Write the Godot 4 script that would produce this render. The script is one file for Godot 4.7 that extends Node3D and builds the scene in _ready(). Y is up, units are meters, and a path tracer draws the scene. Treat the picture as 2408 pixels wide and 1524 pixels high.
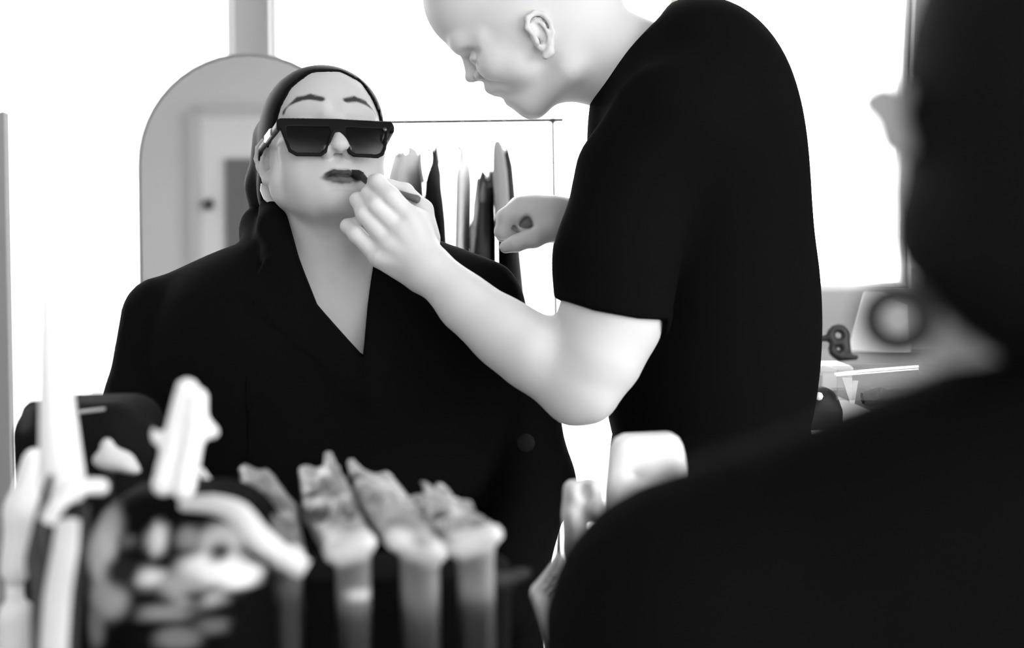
extends Node3D
# Backstage dressing room in black and white: a make-up artist touches up a seated woman in sunglasses.

const F := 3344.0            # focal length in pixels of the 2408 x 1524 frame
const CX := 1204.0
const CY := 762.0
const EYE := Vector3(0, 1.15, 0)
const PITCH := 3.0
const TIMES := false
var cam: Transform3D
var mats := {}
var jobs := []

# ---------------------------------------------------------------- signed distance modelling
class Field:
	var T := PackedInt32Array()
	var OP := PackedInt32Array()
	var K := PackedFloat32Array()
	var A := PackedVector3Array()
	var B := PackedVector3Array()
	var RA := PackedFloat32Array()
	var RB := PackedFloat32Array()
	var IL := PackedFloat32Array()
	var X: Array[Transform3D] = []
	var V := PackedVector3Array()
	var G: Array[PackedVector2Array] = []
	var all := PackedInt32Array()
	var base := Color(0.5, 0.5, 0.5)
	var paints := []          # [inverse transform, radii, colour, softness]

	func put(t: int, a: Vector3, b: Vector3, ra: float, rb: float, k: float, op: int, xf := Transform3D(), v := Vector3.ZERO, g := PackedVector2Array()) -> void:
		all.append(T.size())
		T.append(t); OP.append(op); K.append(maxf(k, 0.0001)); A.append(a); B.append(b - a); RA.append(ra); RB.append(rb - ra)
		IL.append(1.0 / maxf((b - a).length_squared(), 1e-9)); X.append(xf); V.append(v); G.append(g)

	func cap(a: Vector3, b: Vector3, ra: float, rb: float, k := 0.01, op := 0) -> void:
		put(0, a, b, ra, rb, k, op)

	func chain(pts: Array, rs: Array, k := 0.01, op := 0) -> void:
		for i in pts.size() - 1:
			cap(pts[i], pts[i + 1], rs[i], rs[i + 1], k, op)

	func ell(c: Vector3, basis: Basis, r: Vector3, k := 0.01, op := 0) -> void:
		put(1, c, c, 0, 0, k, op, Transform3D(basis, c).affine_inverse(), r)

	func box(c: Vector3, basis: Basis, half: Vector3, rnd: float, k := 0.01, op := 0) -> void:
		put(2, c, c, rnd, rnd, k, op, Transform3D(basis, c).affine_inverse(), half - Vector3.ONE * rnd)

	func poly(frame: Transform3D, pts: PackedVector2Array, z0: float, z1: float, rnd: float, k := 0.005, op := 0, thick := 0.0) -> void:
		put(3, Vector3.ZERO, Vector3.ZERO, rnd, thick, k, op, frame.affine_inverse(), Vector3((z0 + z1) / 2, absf(z1 - z0) / 2, thick), pts)

	func paint(c: Vector3, basis: Basis, r: Vector3, color: Color, soft := 0.3) -> void:
		paints.append([Transform3D(basis, c).affine_inverse(), r, color, soft])

	func paint_line(a: Vector3, b: Vector3, r: float, color: Color, soft := 0.3) -> void:
		paints.append([a, b - a, color, soft, r, 1.0 / maxf((b - a).length_squared(), 1e-9)])

	func dist(i: int, p: Vector3) -> float:
		var t := T[i]
		if t == 0:
			var pa := p - A[i]
			var h := clampf(pa.dot(B[i]) * IL[i], 0.0, 1.0)
			return (pa - B[i] * h).length() - RA[i] - RB[i] * h
		var q := X[i] * p
		if t == 1:
			var r := V[i]
			var u := q / r
			var k0 := u.length()
			if k0 < 0.05:
				return -minf(r.x, minf(r.y, r.z))
			return k0 * (k0 - 1.0) / (u / r).length()
		if t == 2:
			var e := q.abs() - V[i]
			return e.max(Vector3.ZERO).length() + minf(maxf(e.x, maxf(e.y, e.z)), 0.0) - RA[i]
		var g := G[i]
		var w := Vector2(q.x, q.y)
		var n := g.size()
		var d2 := 1e18
		var inside := false
		var b := g[n - 1]
		for m in n:
			var a := g[m]
			var ed := b - a
			var pw := w - a
			var c := pw - ed * clampf(pw.dot(ed) / maxf(ed.length_squared(), 1e-12), 0.0, 1.0)
			d2 = minf(d2, c.length_squared())
			if (a.y > w.y) != (b.y > w.y) and w.x < (b.x - a.x) * (w.y - a.y) / (b.y - a.y) + a.x:
				inside = not inside
			b = a
		var dd := -sqrt(d2) if inside else sqrt(d2)
		var dz := absf(q.z - V[i].x) - V[i].y
		var o := Vector2(maxf(dd + RA[i], 0.0), maxf(dz + RA[i], 0.0)).length() + minf(maxf(dd, dz) + RA[i], 0.0)
		return o - RA[i]

	func ev(p: Vector3, ids: PackedInt32Array) -> float:
		var d := 1e3
		for i in ids:
			var q := dist(i, p)
			var k := K[i]
			var op := OP[i]
			if op == 0:
				var h := maxf(k - absf(d - q), 0.0)
				d = minf(d, q) - h * h / (4.0 * k)
			elif op == 1:
				q = -q
				var h := maxf(k - absf(d - q), 0.0)
				d = maxf(d, q) + h * h / (4.0 * k)
			elif op == 2:
				var h := maxf(k - absf(d - q), 0.0)
				d = maxf(d, q) + h * h / (4.0 * k)
			else:           # a layer of cloth laid on what is there so far
				d = minf(d, maxf(q, d - V[i].z))
		return d

	func color_at(p: Vector3, list: Array) -> Color:
		var c := base
		for t in list:
			var s := 0.0
			if t.size() == 6:
				var pa: Vector3 = p - t[0]
				var h := clampf(pa.dot(t[1]) * t[5], 0.0, 1.0)
				s = (pa - t[1] * h).length() / t[4]
			else:
				s = ((t[0] * p) / t[1]).length()
			if s < 1.0 + t[3]:
				c = c.lerp(t[2], 1.0 - smoothstep(1.0 - t[3], 1.0 + t[3], s))
		return c

	func paints_near(c: Vector3, r: float) -> Array:
		var o := []
		for t in paints:
			if t.size() == 6:
				var h := clampf((c - t[0]).dot(t[1]) * t[5], 0.0, 1.0)
				if (c - t[0] - t[1] * h).length() < r + t[4] * (1.0 + t[3]): o.append(t)
			else:
				var v: Vector3 = t[1]
				if (t[0] * c).length() < r * 1.01 + maxf(v.x, maxf(v.y, v.z)) * (1.0 + t[3]): o.append(t)
		return o

	func near(c: Vector3, dc: float, r: float, from: PackedInt32Array) -> PackedInt32Array:
		var ids := PackedInt32Array()
		for i in from:
			if OP[i] >= 2 or dist(i, c) < absf(dc) + r * 2.2 + K[i]:
				ids.append(i)
		return ids

	# surface nets over a box; returns [positions, normals, colours, indices]
	func net(lo: Vector3, hi: Vector3, h: float) -> Array:
		const S := 4
		var bx := int(ceil((hi.x - lo.x) / h / S))
		var by := int(ceil((hi.y - lo.y) / h / S))
		var bz := int(ceil((hi.z - lo.z) / h / S))
		var nx := bx * S + 1
		var ny := by * S + 1
		var nz := bz * S + 1
		var sy := nx
		var sz := nx * ny
		var vals := PackedFloat32Array()
		vals.resize(nx * ny * nz)
		vals.fill(1e9)
		var at := PackedInt32Array()
		at.resize(nx * ny * nz)
		at.fill(-1)
		var R := h * S * 0.866
		var pos := PackedVector3Array()
		var col := PackedColorArray()
		var cells := PackedInt32Array()
		var off := PackedInt32Array([0, 1, sy, sy + 1, sz, sz + 1, sz + sy, sz + sy + 1])
		var big := []
		for qz in range(0, bz, 4):
			for qy in range(0, by, 4):
				for qx in range(0, bx, 4):
					var c := lo + Vector3(qx + 2, qy + 2, qz + 2) * (h * S)
					var dc := ev(c, all)
					if absf(dc) < R * 4.0 * 1.4 + 0.004:
						big.append([qx, qy, qz, near(c, dc, R * 4.0, all), paints_near(c, R * 4.0)])
		for sup in big:
			for sub in 64:
				if true:
					var kx: int = sup[0] + sub % 4
					var ky: int = sup[1] + (sub / 4) % 4
					var kz: int = sup[2] + sub / 16
					if kx >= bx or ky >= by or kz >= bz:
						continue
					var c := lo + Vector3(kx + 0.5, ky + 0.5, kz + 0.5) * (h * S)
					var dc := ev(c, sup[3])
					if absf(dc) > R * 1.35 + 0.002:
						continue
					var ids := near(c, dc, R, sup[3])
					var brushes: Array = sup[4]
					for z in range(kz * S, kz * S + S + 1):
						for y in range(ky * S, ky * S + S + 1):
							var row := z * sz + y * sy
							for x in range(kx * S, kx * S + S + 1):
								if vals[row + x] == 1e9:
									vals[row + x] = ev(lo + Vector3(x, y, z) * h, ids)
					for z in range(kz * S, kz * S + S):
						for y in range(ky * S, ky * S + S):
							for x in range(kx * S, kx * S + S):
								var o := z * sz + y * sy + x
								var v0 := vals[o]
								var v1 := vals[o + 1]
								var v2 := vals[o + off[2]]
								var v3 := vals[o + off[3]]
								var v4 := vals[o + off[4]]
								var v5 := vals[o + off[5]]
								var v6 := vals[o + off[6]]
								var v7 := vals[o + off[7]]
								var neg := int(v0 < 0) + int(v1 < 0) + int(v2 < 0) + int(v3 < 0) + int(v4 < 0) + int(v5 < 0) + int(v6 < 0) + int(v7 < 0)
								if neg == 0 or neg == 8:
									continue
								var s := Vector3.ZERO
								var m := 0
								if (v0 < 0) != (v1 < 0): s += Vector3(v0 / (v0 - v1), 0, 0); m += 1
								if (v2 < 0) != (v3 < 0): s += Vector3(v2 / (v2 - v3), 1, 0); m += 1
								if (v4 < 0) != (v5 < 0): s += Vector3(v4 / (v4 - v5), 0, 1); m += 1
								if (v6 < 0) != (v7 < 0): s += Vector3(v6 / (v6 - v7), 1, 1); m += 1
								if (v0 < 0) != (v2 < 0): s += Vector3(0, v0 / (v0 - v2), 0); m += 1
								if (v1 < 0) != (v3 < 0): s += Vector3(1, v1 / (v1 - v3), 0); m += 1
								if (v4 < 0) != (v6 < 0): s += Vector3(0, v4 / (v4 - v6), 1); m += 1
								if (v5 < 0) != (v7 < 0): s += Vector3(1, v5 / (v5 - v7), 1); m += 1
								if (v0 < 0) != (v4 < 0): s += Vector3(0, 0, v0 / (v0 - v4)); m += 1
								if (v1 < 0) != (v5 < 0): s += Vector3(1, 0, v1 / (v1 - v5)); m += 1
								if (v2 < 0) != (v6 < 0): s += Vector3(0, 1, v2 / (v2 - v6)); m += 1
								if (v3 < 0) != (v7 < 0): s += Vector3(1, 1, v3 / (v3 - v7)); m += 1
								at[o] = pos.size()
								cells.append(o)
								pos.append(lo + (Vector3(x, y, z) + s / m) * h)
								col.append(base if brushes.is_empty() else color_at(pos[-1], brushes))
		var idx := PackedInt32Array()
		var nor := PackedVector3Array()
		nor.resize(pos.size())
		var axes := [[1, sy, sz], [sy, sz, 1], [sz, 1, sy]]
		for o in cells:
			for ax in axes:
				var e: int = ax[0]
				var u: int = ax[1]
				var w: int = ax[2]
				if o - u - w < 0:
					continue
				var a := vals[o]
				var b := vals[o + e]
				if (a < 0) == (b < 0):
					continue
				var c0 := at[o - u - w]
				var c1 := at[o - w]
				var c2 := at[o]
				var c3 := at[o - u]
				if c0 < 0 or c1 < 0 or c3 < 0:
					continue
				if a > 0:
					var t := c1
					c1 = c3
					c3 = t
				var n := (pos[c2] - pos[c0]).cross(pos[c3] - pos[c1])
				nor[c0] += n; nor[c1] += n; nor[c2] += n; nor[c3] += n
				idx.append(c0); idx.append(c3); idx.append(c2)
				idx.append(c0); idx.append(c2); idx.append(c1)
		for i in pos.size():
			nor[i] = nor[i].normalized()
		return [pos, nor, col, idx]

func job(name_: String, parent: Node, field: Field, regions: Array, m: Material) -> Dictionary:
	var j := {"name": name_, "parent": parent, "field": field, "regions": regions, "material": m, "got": [], "meta": {}}
	j.got.resize(regions.size())
	jobs.append(j)
	return j

func run_jobs() -> void:
	var flat := []
	for j in jobs:
		for i in j.regions.size():
			flat.append([j, i])
	var work := func(n: int) -> void:
		var j: Dictionary = flat[n][0]
		var r: Array = j.regions[flat[n][1]]
		var f: Field = j.field
		var t1 := Time.get_ticks_msec()
		j.got[flat[n][1]] = f.net(r[0], r[1], r[2])
		if TIMES: print(j.name, " ", j.parent.name, " ", Time.get_ticks_msec() - t1, " ", j.got[flat[n][1]][0].size())
	var id := WorkerThreadPool.add_group_task(work, flat.size(), -1, true)
	WorkerThreadPool.wait_for_group_task_completion(id)
	for j in jobs:
		var pos := PackedVector3Array()
		var nor := PackedVector3Array()
		var col := PackedColorArray()
		var idx := PackedInt32Array()
		for g in j.got:
			var o := pos.size()
			pos.append_array(g[0]); nor.append_array(g[1]); col.append_array(g[2])
			for k in g[3]:
				idx.append(k + o)
		var arr := []
		arr.resize(Mesh.ARRAY_MAX)
		arr[Mesh.ARRAY_VERTEX] = pos; arr[Mesh.ARRAY_NORMAL] = nor; arr[Mesh.ARRAY_COLOR] = col; arr[Mesh.ARRAY_INDEX] = idx
		var me := ArrayMesh.new()
		if idx.size() > 0:
			me.add_surface_from_arrays(Mesh.PRIMITIVE_TRIANGLES, arr)
			me.surface_set_material(0, j.material)
		var mi := MeshInstance3D.new()
		mi.name = j.name
		mi.mesh = me
		for k in j.meta:
			mi.set_meta(k, j.meta[k])
		j.parent.add_child(mi, true)
	jobs.clear()

# ---------------------------------------------------------------- helpers
func W(px: float, py: float, d: float) -> Vector3:
	return cam * Vector3((px - CX) / F * d, -(py - CY) / F * d, -d)

func R(px: float, d: float) -> float:
	return px * d / F

func plane_at(d: float) -> Transform3D:      # a plane square to the line of sight, metres, z towards the camera
	return Transform3D(cam.basis, cam * Vector3(0, 0, -d))

func outline(pts: Array, d: float) -> PackedVector2Array:
	var o := PackedVector2Array()
	for p in pts:
		o.append(Vector2((p[0] - CX) / F * d, -(p[1] - CY) / F * d))
	return o

func grey(v: float, rough := 0.6, more := {}) -> StandardMaterial3D:
	var key := "%s %s %s" % [v, rough, more]
	if not mats.has(key):
		var m := StandardMaterial3D.new()
		m.albedo_color = Color(v, v, v).linear_to_srgb()
		m.roughness = rough
		for k in more:
			m.set(k, more[k])
		mats[key] = m
	return mats[key]

func painted(rough := 0.5, more := {}) -> StandardMaterial3D:   # colours come from the vertices
	var m := StandardMaterial3D.new()
	m.vertex_color_use_as_albedo = true
	m.roughness = rough
	for k in more:
		m.set(k, more[k])
	return m

func g(v: float) -> Color:
	return Color(v, v, v)

func thing(called: String, label: String, category: String, at := Vector3.ZERO, group := "") -> Node3D:
	var o := Node3D.new()
	o.name = called
	o.position = at
	tag(o, label, category, group)
	add_child(o, true)
	return o

func tag(o: Node, label: String, category: String, group := "") -> void:
	o.set_meta("label", label)
	o.set_meta("category", category)
	if group:
		o.set_meta("group", group)

func part(called: String, me: Mesh, m: Material, parent: Node, at := Transform3D()) -> MeshInstance3D:
	var o := MeshInstance3D.new()
	o.name = called
	o.mesh = me
	o.material_override = m
	o.transform = at
	parent.add_child(o, true)
	return o

func structure(called: String, me: Mesh, m: Material, at := Transform3D(), label := "") -> MeshInstance3D:
	var o := part(called, me, m, self, at)
	o.set_meta("kind", "structure")
	if label:
		o.set_meta("label", label)
	return o

func st() -> SurfaceTool:
	var s := SurfaceTool.new()
	s.begin(Mesh.PRIMITIVE_TRIANGLES)
	return s

func quad(s: SurfaceTool, a: Vector3, b: Vector3, c: Vector3, d: Vector3) -> void:   # counter-clockwise seen from the front
	for v in [a, d, c, a, c, b]:
		s.add_vertex(v)

# a box with bevelled edges, turned by a basis
func add_box(s: SurfaceTool, c: Vector3, half: Vector3, basis := Basis.IDENTITY, bev := 0.004) -> void:
	bev = minf(bev, minf(half.x, minf(half.y, half.z)) * 0.6)
	var i := half - Vector3.ONE * bev
	s.set_smooth_group(-1)
	var P := func(x: float, y: float, z: float) -> Vector3: return c + basis * Vector3(x, y, z)
	for ax in 3:
		for sg in [-1.0, 1.0]:
			var u := (ax + 1) % 3
			var v := (ax + 2) % 3
			var q := []
			for k in [[-1, -1], [1, -1], [1, 1], [-1, 1]]:
				var p := Vector3.ZERO
				p[ax] = half[ax] * sg; p[u] = i[u] * k[0]; p[v] = i[v] * k[1]
				q.append(c + basis * p)
			if sg > 0: quad(s, q[0], q[1], q[2], q[3])
			else: quad(s, q[3], q[2], q[1], q[0])
	for ax in 3:       # edges along ax
		var u := (ax + 1) % 3
		var v := (ax + 2) % 3
		for su in [-1.0, 1.0]:
			for sv in [-1.0, 1.0]:
				var q := []
				for k in [[-1, 0], [1, 0], [1, 1], [-1, 1]]:
					var p := Vector3.ZERO
					p[ax] = i[ax] * k[0]
					p[u] = (half[u] if k[1] == 0 else i[u]) * su
					p[v] = (i[v] if k[1] == 0 else half[v]) * sv
					q.append(c + basis * p)
				if su * sv < 0: quad(s, q[0], q[1], q[2], q[3])
				else: quad(s, q[3], q[2], q[1], q[0])
	for sx in [-1.0, 1.0]:
		for sy in [-1.0, 1.0]:
			for sz in [-1.0, 1.0]:
				var a: Vector3 = c + basis * Vector3(half.x * sx, i.y * sy, i.z * sz)
				var b: Vector3 = c + basis * Vector3(i.x * sx, half.y * sy, i.z * sz)
				var d: Vector3 = c + basis * Vector3(i.x * sx, i.y * sy, half.z * sz)
				if sx * sy * sz > 0:
					for v in [a, d, b]: s.add_vertex(v)
				else:
					for v in [a, b, d]: s.add_vertex(v)

func box_mesh(half: Vector3, bev := 0.004) -> Mesh:
	var s := st()
	add_box(s, Vector3.ZERO, half, Basis.IDENTITY, bev)
	s.generate_normals()
	return s.commit()

# rings of equal size joined to a closed or open skin
func loft(s: SurfaceTool, rings: Array, closed := true, capped := true, uv := false) -> void:
	s.set_smooth_group(0)
	var n: int = rings[0].size()
	var last := n if closed else n - 1
	for r in rings.size() - 1:
		for k in last:
			var k2 := (k + 1) % n
			var vs := [rings[r][k], rings[r][k2], rings[r + 1][k2], rings[r + 1][k]]
			var us := [Vector2(float(k) / n, float(r) / (rings.size() - 1)), Vector2(float(k + 1) / n, float(r) / (rings.size() - 1)), Vector2(float(k + 1) / n, float(r + 1) / (rings.size() - 1)), Vector2(float(k) / n, float(r + 1) / (rings.size() - 1))]
			for t in [0, 3, 2, 0, 2, 1]:
				if uv: s.set_uv(us[t])
				s.add_vertex(vs[t])
	if capped and closed:
		for e in [0, rings.size() - 1]:
			var c := Vector3.ZERO
			for p in rings[e]: c += p
			c /= n
			s.set_smooth_group(-1)
			for k in n:
				var a: Vector3 = rings[e][k]
				var b: Vector3 = rings[e][(k + 1) % n]
				for v in ([c, a, b] if e == 0 else [c, b, a]):
					if uv: s.set_uv(Vector2(0.5, 0.0 if e == 0 else 1.0))
					s.add_vertex(v)

func ring(c: Vector3, u: Vector3, v: Vector3, n := 20) -> Array:
	var o := []
	for k in n:
		var a := TAU * k / n
		o.append(c + u * cos(a) + v * sin(a))
	return o

func tube(s: SurfaceTool, pts: Array, r: Variant, n := 12) -> void:
	var rings := []
	var up := Vector3(0.31, 0.83, 0.46)
	for i in pts.size():
		var t: Vector3 = (pts[mini(i + 1, pts.size() - 1)] - pts[maxi(i - 1, 0)]).normalized()
		var u := up.cross(t).normalized()
		up = t.cross(u).normalized()
		var rr: float = r[i] if r is Array else r
		rings.append(ring(pts[i], u * rr, up * rr, n))
	loft(s, rings)

func tube_mesh(pts: Array, r: Variant, n := 12) -> Mesh:
	var s := st()
	tube(s, pts, r, n)
	s.generate_normals()
	return s.commit()

func lathe_mesh(prof: Array, n := 28) -> Mesh:       # [radius, height] pairs, bottom to top
	var s := st()
	var rings := []
	for p in prof:
		rings.append(ring(Vector3(0, p[1], 0), Vector3(p[0], 0, 0), Vector3(0, 0, -p[0]), n))
	loft(s, rings)
	s.generate_normals()
	return s.commit()

func smooth_path(pts: Array, per := 6) -> Array:
	var o := []
	for i in pts.size() - 1:
		var p0: Vector3 = pts[maxi(i - 1, 0)]
		var p3: Vector3 = pts[mini(i + 2, pts.size() - 1)]
		for k in per:
			o.append((pts[i] as Vector3).cubic_interpolate(pts[i + 1], p0, p3, float(k) / per))
	o.append(pts[-1])
	return o

# a plate cut to a flat outline, with thickness; frame: z is the normal
func plate_mesh(frame: Transform3D, pts: PackedVector2Array, thick: float, uv_box := Rect2()) -> Mesh:
	var s := st()
	var tri := Geometry2D.triangulate_polygon(pts)
	var cw := Geometry2D.is_polygon_clockwise(pts)
	for side in 2:
		s.set_smooth_group(-1)
		var z := thick / 2 if side == 0 else -thick / 2
		for i in range(0, tri.size(), 3):
			var a := pts[tri[i]]
			var b := pts[tri[i + 1]]
			var c := pts[tri[i + 2]]
			var ccw := (b - a).cross(c - a) > 0
			var order := [a, c, b] if ccw == (side == 0) else [a, b, c]
			for p in order:
				if uv_box.size.x > 0: s.set_uv(Vector2((p.x - uv_box.position.x) / uv_box.size.x, 1.0 - (p.y - uv_box.position.y) / uv_box.size.y))
				s.add_vertex(frame * Vector3(p.x, p.y, z))
	for i in pts.size():
		var a := pts[i]
		var b := pts[(i + 1) % pts.size()]
		if cw:
			var t := a; a = b; b = t
		var q := [Vector3(a.x, a.y, -thick / 2), Vector3(b.x, b.y, -thick / 2), Vector3(b.x, b.y, thick / 2), Vector3(a.x, a.y, thick / 2)]
		for t in [0, 3, 2, 0, 2, 1]:
			if uv_box.size.x > 0: s.set_uv(Vector2((q[t].x - uv_box.position.x) / uv_box.size.x, 1.0 - (q[t].y - uv_box.position.y) / uv_box.size.y))
			s.add_vertex(frame * q[t])
	s.generate_normals()
	return s.commit()

func arch_outline(hw: float, height: float) -> PackedVector2Array:
	var o := PackedVector2Array([Vector2(-hw, 0), Vector2(hw, 0)])
	for k in 25:
		var a := PI * k / 24.0
		o.append(Vector2(cos(a) * hw, height - hw + sin(a) * hw))
	return o

# ---------------------------------------------------------------- scene
func _ready() -> void:
	var t0 := Time.get_ticks_msec()
	# camera
	cam = Transform3D(Basis(Vector3.RIGHT, deg_to_rad(-PITCH)), EYE)
	var c := Camera3D.new()
	c.name = "camera"
	c.transform = cam
	c.near = 0.05
	c.far = 100.0
	var at := CameraAttributesPhysical.new()
	at.frustum_focal_length = 12.0 * F / CY
	at.frustum_focus_distance = 1.94
	at.frustum_near = 0.05
	at.frustum_far = 100.0
	at.exposure_aperture = 3.1
	c.attributes = at
	c.fov = rad_to_deg(2.0 * atan(CY / F))
	add_child(c)
	c.current = true
	# sky and exposure: an even, overcast white sky
	var env := Environment.new()
	env.background_mode = Environment.BG_SKY
	var sky := Sky.new()
	var sm := ProceduralSkyMaterial.new()
	sm.sky_top_color = Color(0.97, 0.97, 0.97)
	sm.sky_horizon_color = Color(1, 1, 1)
	sm.ground_horizon_color = Color(0.97, 0.97, 0.97)
	sm.ground_bottom_color = Color(0.8, 0.8, 0.8)
	sm.sun_angle_max = 0.0
	sky.sky_material = sm
	env.sky = sky
	env.background_energy_multiplier = 5.5
	env.tonemap_mode = Environment.TONE_MAPPER_LINEAR
	env.tonemap_exposure = 1.6
	env.sdfgi_enabled = true
	env.ssao_enabled = true
	env.ssil_enabled = true
	var we := WorldEnvironment.new()
	we.name = "world_environment"
	we.environment = env
	add_child(we)

	room()
	background()
	seated_woman()
	make_up_artist()
	near_person()
	run_jobs()
	print("built in %d ms" % (Time.get_ticks_msec() - t0))

# ---------------------------------------------------------------- room
func wall(called: String, boxes: Array, m: Material) -> void:
	var s := st()
	for b in boxes:       # [x0, y0, z0, x1, y1, z1]
		var lo := Vector3(b[0], b[1], b[2])
		var hi := Vector3(b[3], b[4], b[5])
		add_box(s, (lo + hi) / 2, (hi - lo) / 2, Basis.IDENTITY, 0.001)
	s.generate_normals()
	structure(called, s.commit(), m)

func window(called: String, c: Vector3, half: Vector3, along_x: bool, bars: Array) -> void:
	# half: half the width, height and depth of the opening; bars: heights of glazing bars
	var o := Node3D.new()
	o.name = called
	o.position = c
	o.set_meta("kind", "structure")
	add_child(o, true)
	if not along_x:
		o.rotation.y = PI / 2
	var fr := st()
	var w := 0.007
	add_box(fr, Vector3(-half.x + w, 0, 0), Vector3(w, half.y, 0.03))
	add_box(fr, Vector3(half.x - w, 0, 0), Vector3(w, half.y, 0.03))
	add_box(fr, Vector3(0, half.y - w, 0), Vector3(half.x - 2 * w, w, 0.03))
	add_box(fr, Vector3(0, -half.y + w, 0), Vector3(half.x - 2 * w, w, 0.03))
	for b in bars:
		add_box(fr, Vector3(0, b, 0), Vector3(half.x - 2 * w, 0.012, 0.02))
	fr.generate_normals()
	part("frame", fr.commit(), grey(0.8, 0.4), o)
	var pane := grey(0.95, 0.02, {"transparency": BaseMaterial3D.TRANSPARENCY_ALPHA})
	pane.albedo_color.a = 0.04
	part("pane", box_mesh(Vector3(half.x - 2 * w, half.y - 2 * w, 0.003), 0.0005), pane, o)

func room() -> void:
	var white := grey(0.5, 0.85)
	var light := grey(0.6, 0.85)
	wall("floor", [[-2.3, -0.12, -3.42, 2.52, 0.0, 3.12]], grey(0.35, 0.45))
	wall("ceiling", [[-2.3, 2.8, -3.42, 2.52, 2.92, 3.12]], grey(0.6, 0.9))
	# wall with the three windows behind the sitter
	var z0 := -3.42
	var z1 := -3.3
	wall("wall_back", [[-2.3, 0, z0, -2.1, 2.8, z1], [-0.65, 0, z0, -0.56, 2.8, z1], [0.38, 0, z0, 0.48, 2.8, z1], [0.93, 0, z0, 2.52, 2.8, z1],
		[-2.1, 2.6, z0, -0.65, 2.8, z1], [-0.56, 2.6, z0, 0.38, 2.8, z1], [0.48, 2.6, z0, 0.93, 2.8, z1], [0.48, 0, z0, 0.93, 1.055, z1]], white)
	structure("shade_trim_1", box_mesh(Vector3(0.047, 1.35, 0.006), 0.001), grey(0.22, 0.8), Transform3D(Basis(), Vector3(-0.605, 1.35, -3.293)), "added darker board for the shade on the narrow pier between the two tall windows")  # added board: the backlit pier's shade is put into its darker colour
	window("window_1", Vector3(-1.375, 1.3, -3.37), Vector3(0.725, 1.3, 0.05), true, [])
	window("window_2", Vector3(-0.09, 1.3, -3.37), Vector3(0.47, 1.3, 0.05), true, [])
	window("window_3", Vector3(0.705, 1.8275, -3.37), Vector3(0.225, 0.7725, 0.05), true, [])
	wall("wall_left", [[-2.42, 0, -3.42, -2.3, 2.8, 3.12]], white)
	# right wall: large unseen window beside the camera, added for the key light
	wall("wall_right", [[2.4, 0, -3.3, 2.52, 2.8, -1.2], [2.4, 0, 2.3, 2.52, 2.8, 3.0], [2.4, 0, -1.2, 2.52, 0.6, 2.3], [2.4, 2.7, -1.2, 2.52, 2.8, 2.3]], light)
	window("window_4", Vector3(2.46, 1.65, 0.55), Vector3(1.75, 1.05, 0.05), false, [])
	# wall behind the camera: door left, unseen window added right for front light
	wall("wall_front", [[-2.3, 0, 3.0, -1.86, 2.8, 3.12], [-1.86, 1.93, 3.0, -1.06, 2.8, 3.12], [-1.06, 0, 3.0, 0.0, 2.8, 3.12], [2.2, 0, 3.0, 2.52, 2.8, 3.12], [0.0, 0, 3.0, 2.2, 0.6, 3.12], [0.0, 2.7, 3.0, 2.2, 2.8, 3.12]], light)
	window("window_5", Vector3(1.1, 1.65, 3.06), Vector3(1.1, 1.05, 0.05), true, [])
	# the door that the arched mirror shows
	var d := Node3D.new()
	d.name = "door_1"
	d.position = Vector3(-1.46, 0, 3.04)
	d.set_meta("kind", "structure")
	add_child(d, true)
	part("leaf", box_mesh(Vector3(0.395, 0.96, 0.02)), grey(0.72, 0.5), d, Transform3D(Basis(), Vector3(0, 0.965, 0)))
	var cs := st()
	add_box(cs, Vector3(-0.43, 0.985, -0.05), Vector3(0.035, 0.985, 0.02))
	add_box(cs, Vector3(0.43, 0.985, -0.05), Vector3(0.035, 0.985, 0.02))
	add_box(cs, Vector3(0, 1.965, -0.05), Vector3(0.395, 0.035, 0.02))
	cs.generate_normals()
	part("casing", cs.commit(), grey(0.5, 0.5), d)
	part("knob", lathe_mesh([[0.02, 0.0], [0.014, 0.01], [0.014, 0.03], [0.032, 0.045], [0.036, 0.06], [0.026, 0.075], [0.004, 0.08]], 18), grey(0.03, 0.3), d, Transform3D(Basis(Vector3.RIGHT, -PI / 2), Vector3(-0.34, 1.416, -0.02)))
	part("panel", box_mesh(Vector3(0.18, 0.33, 0.012)), grey(0.12, 0.4), d, Transform3D(Basis(), Vector3(-0.07, 1.36, -0.025)))

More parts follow.
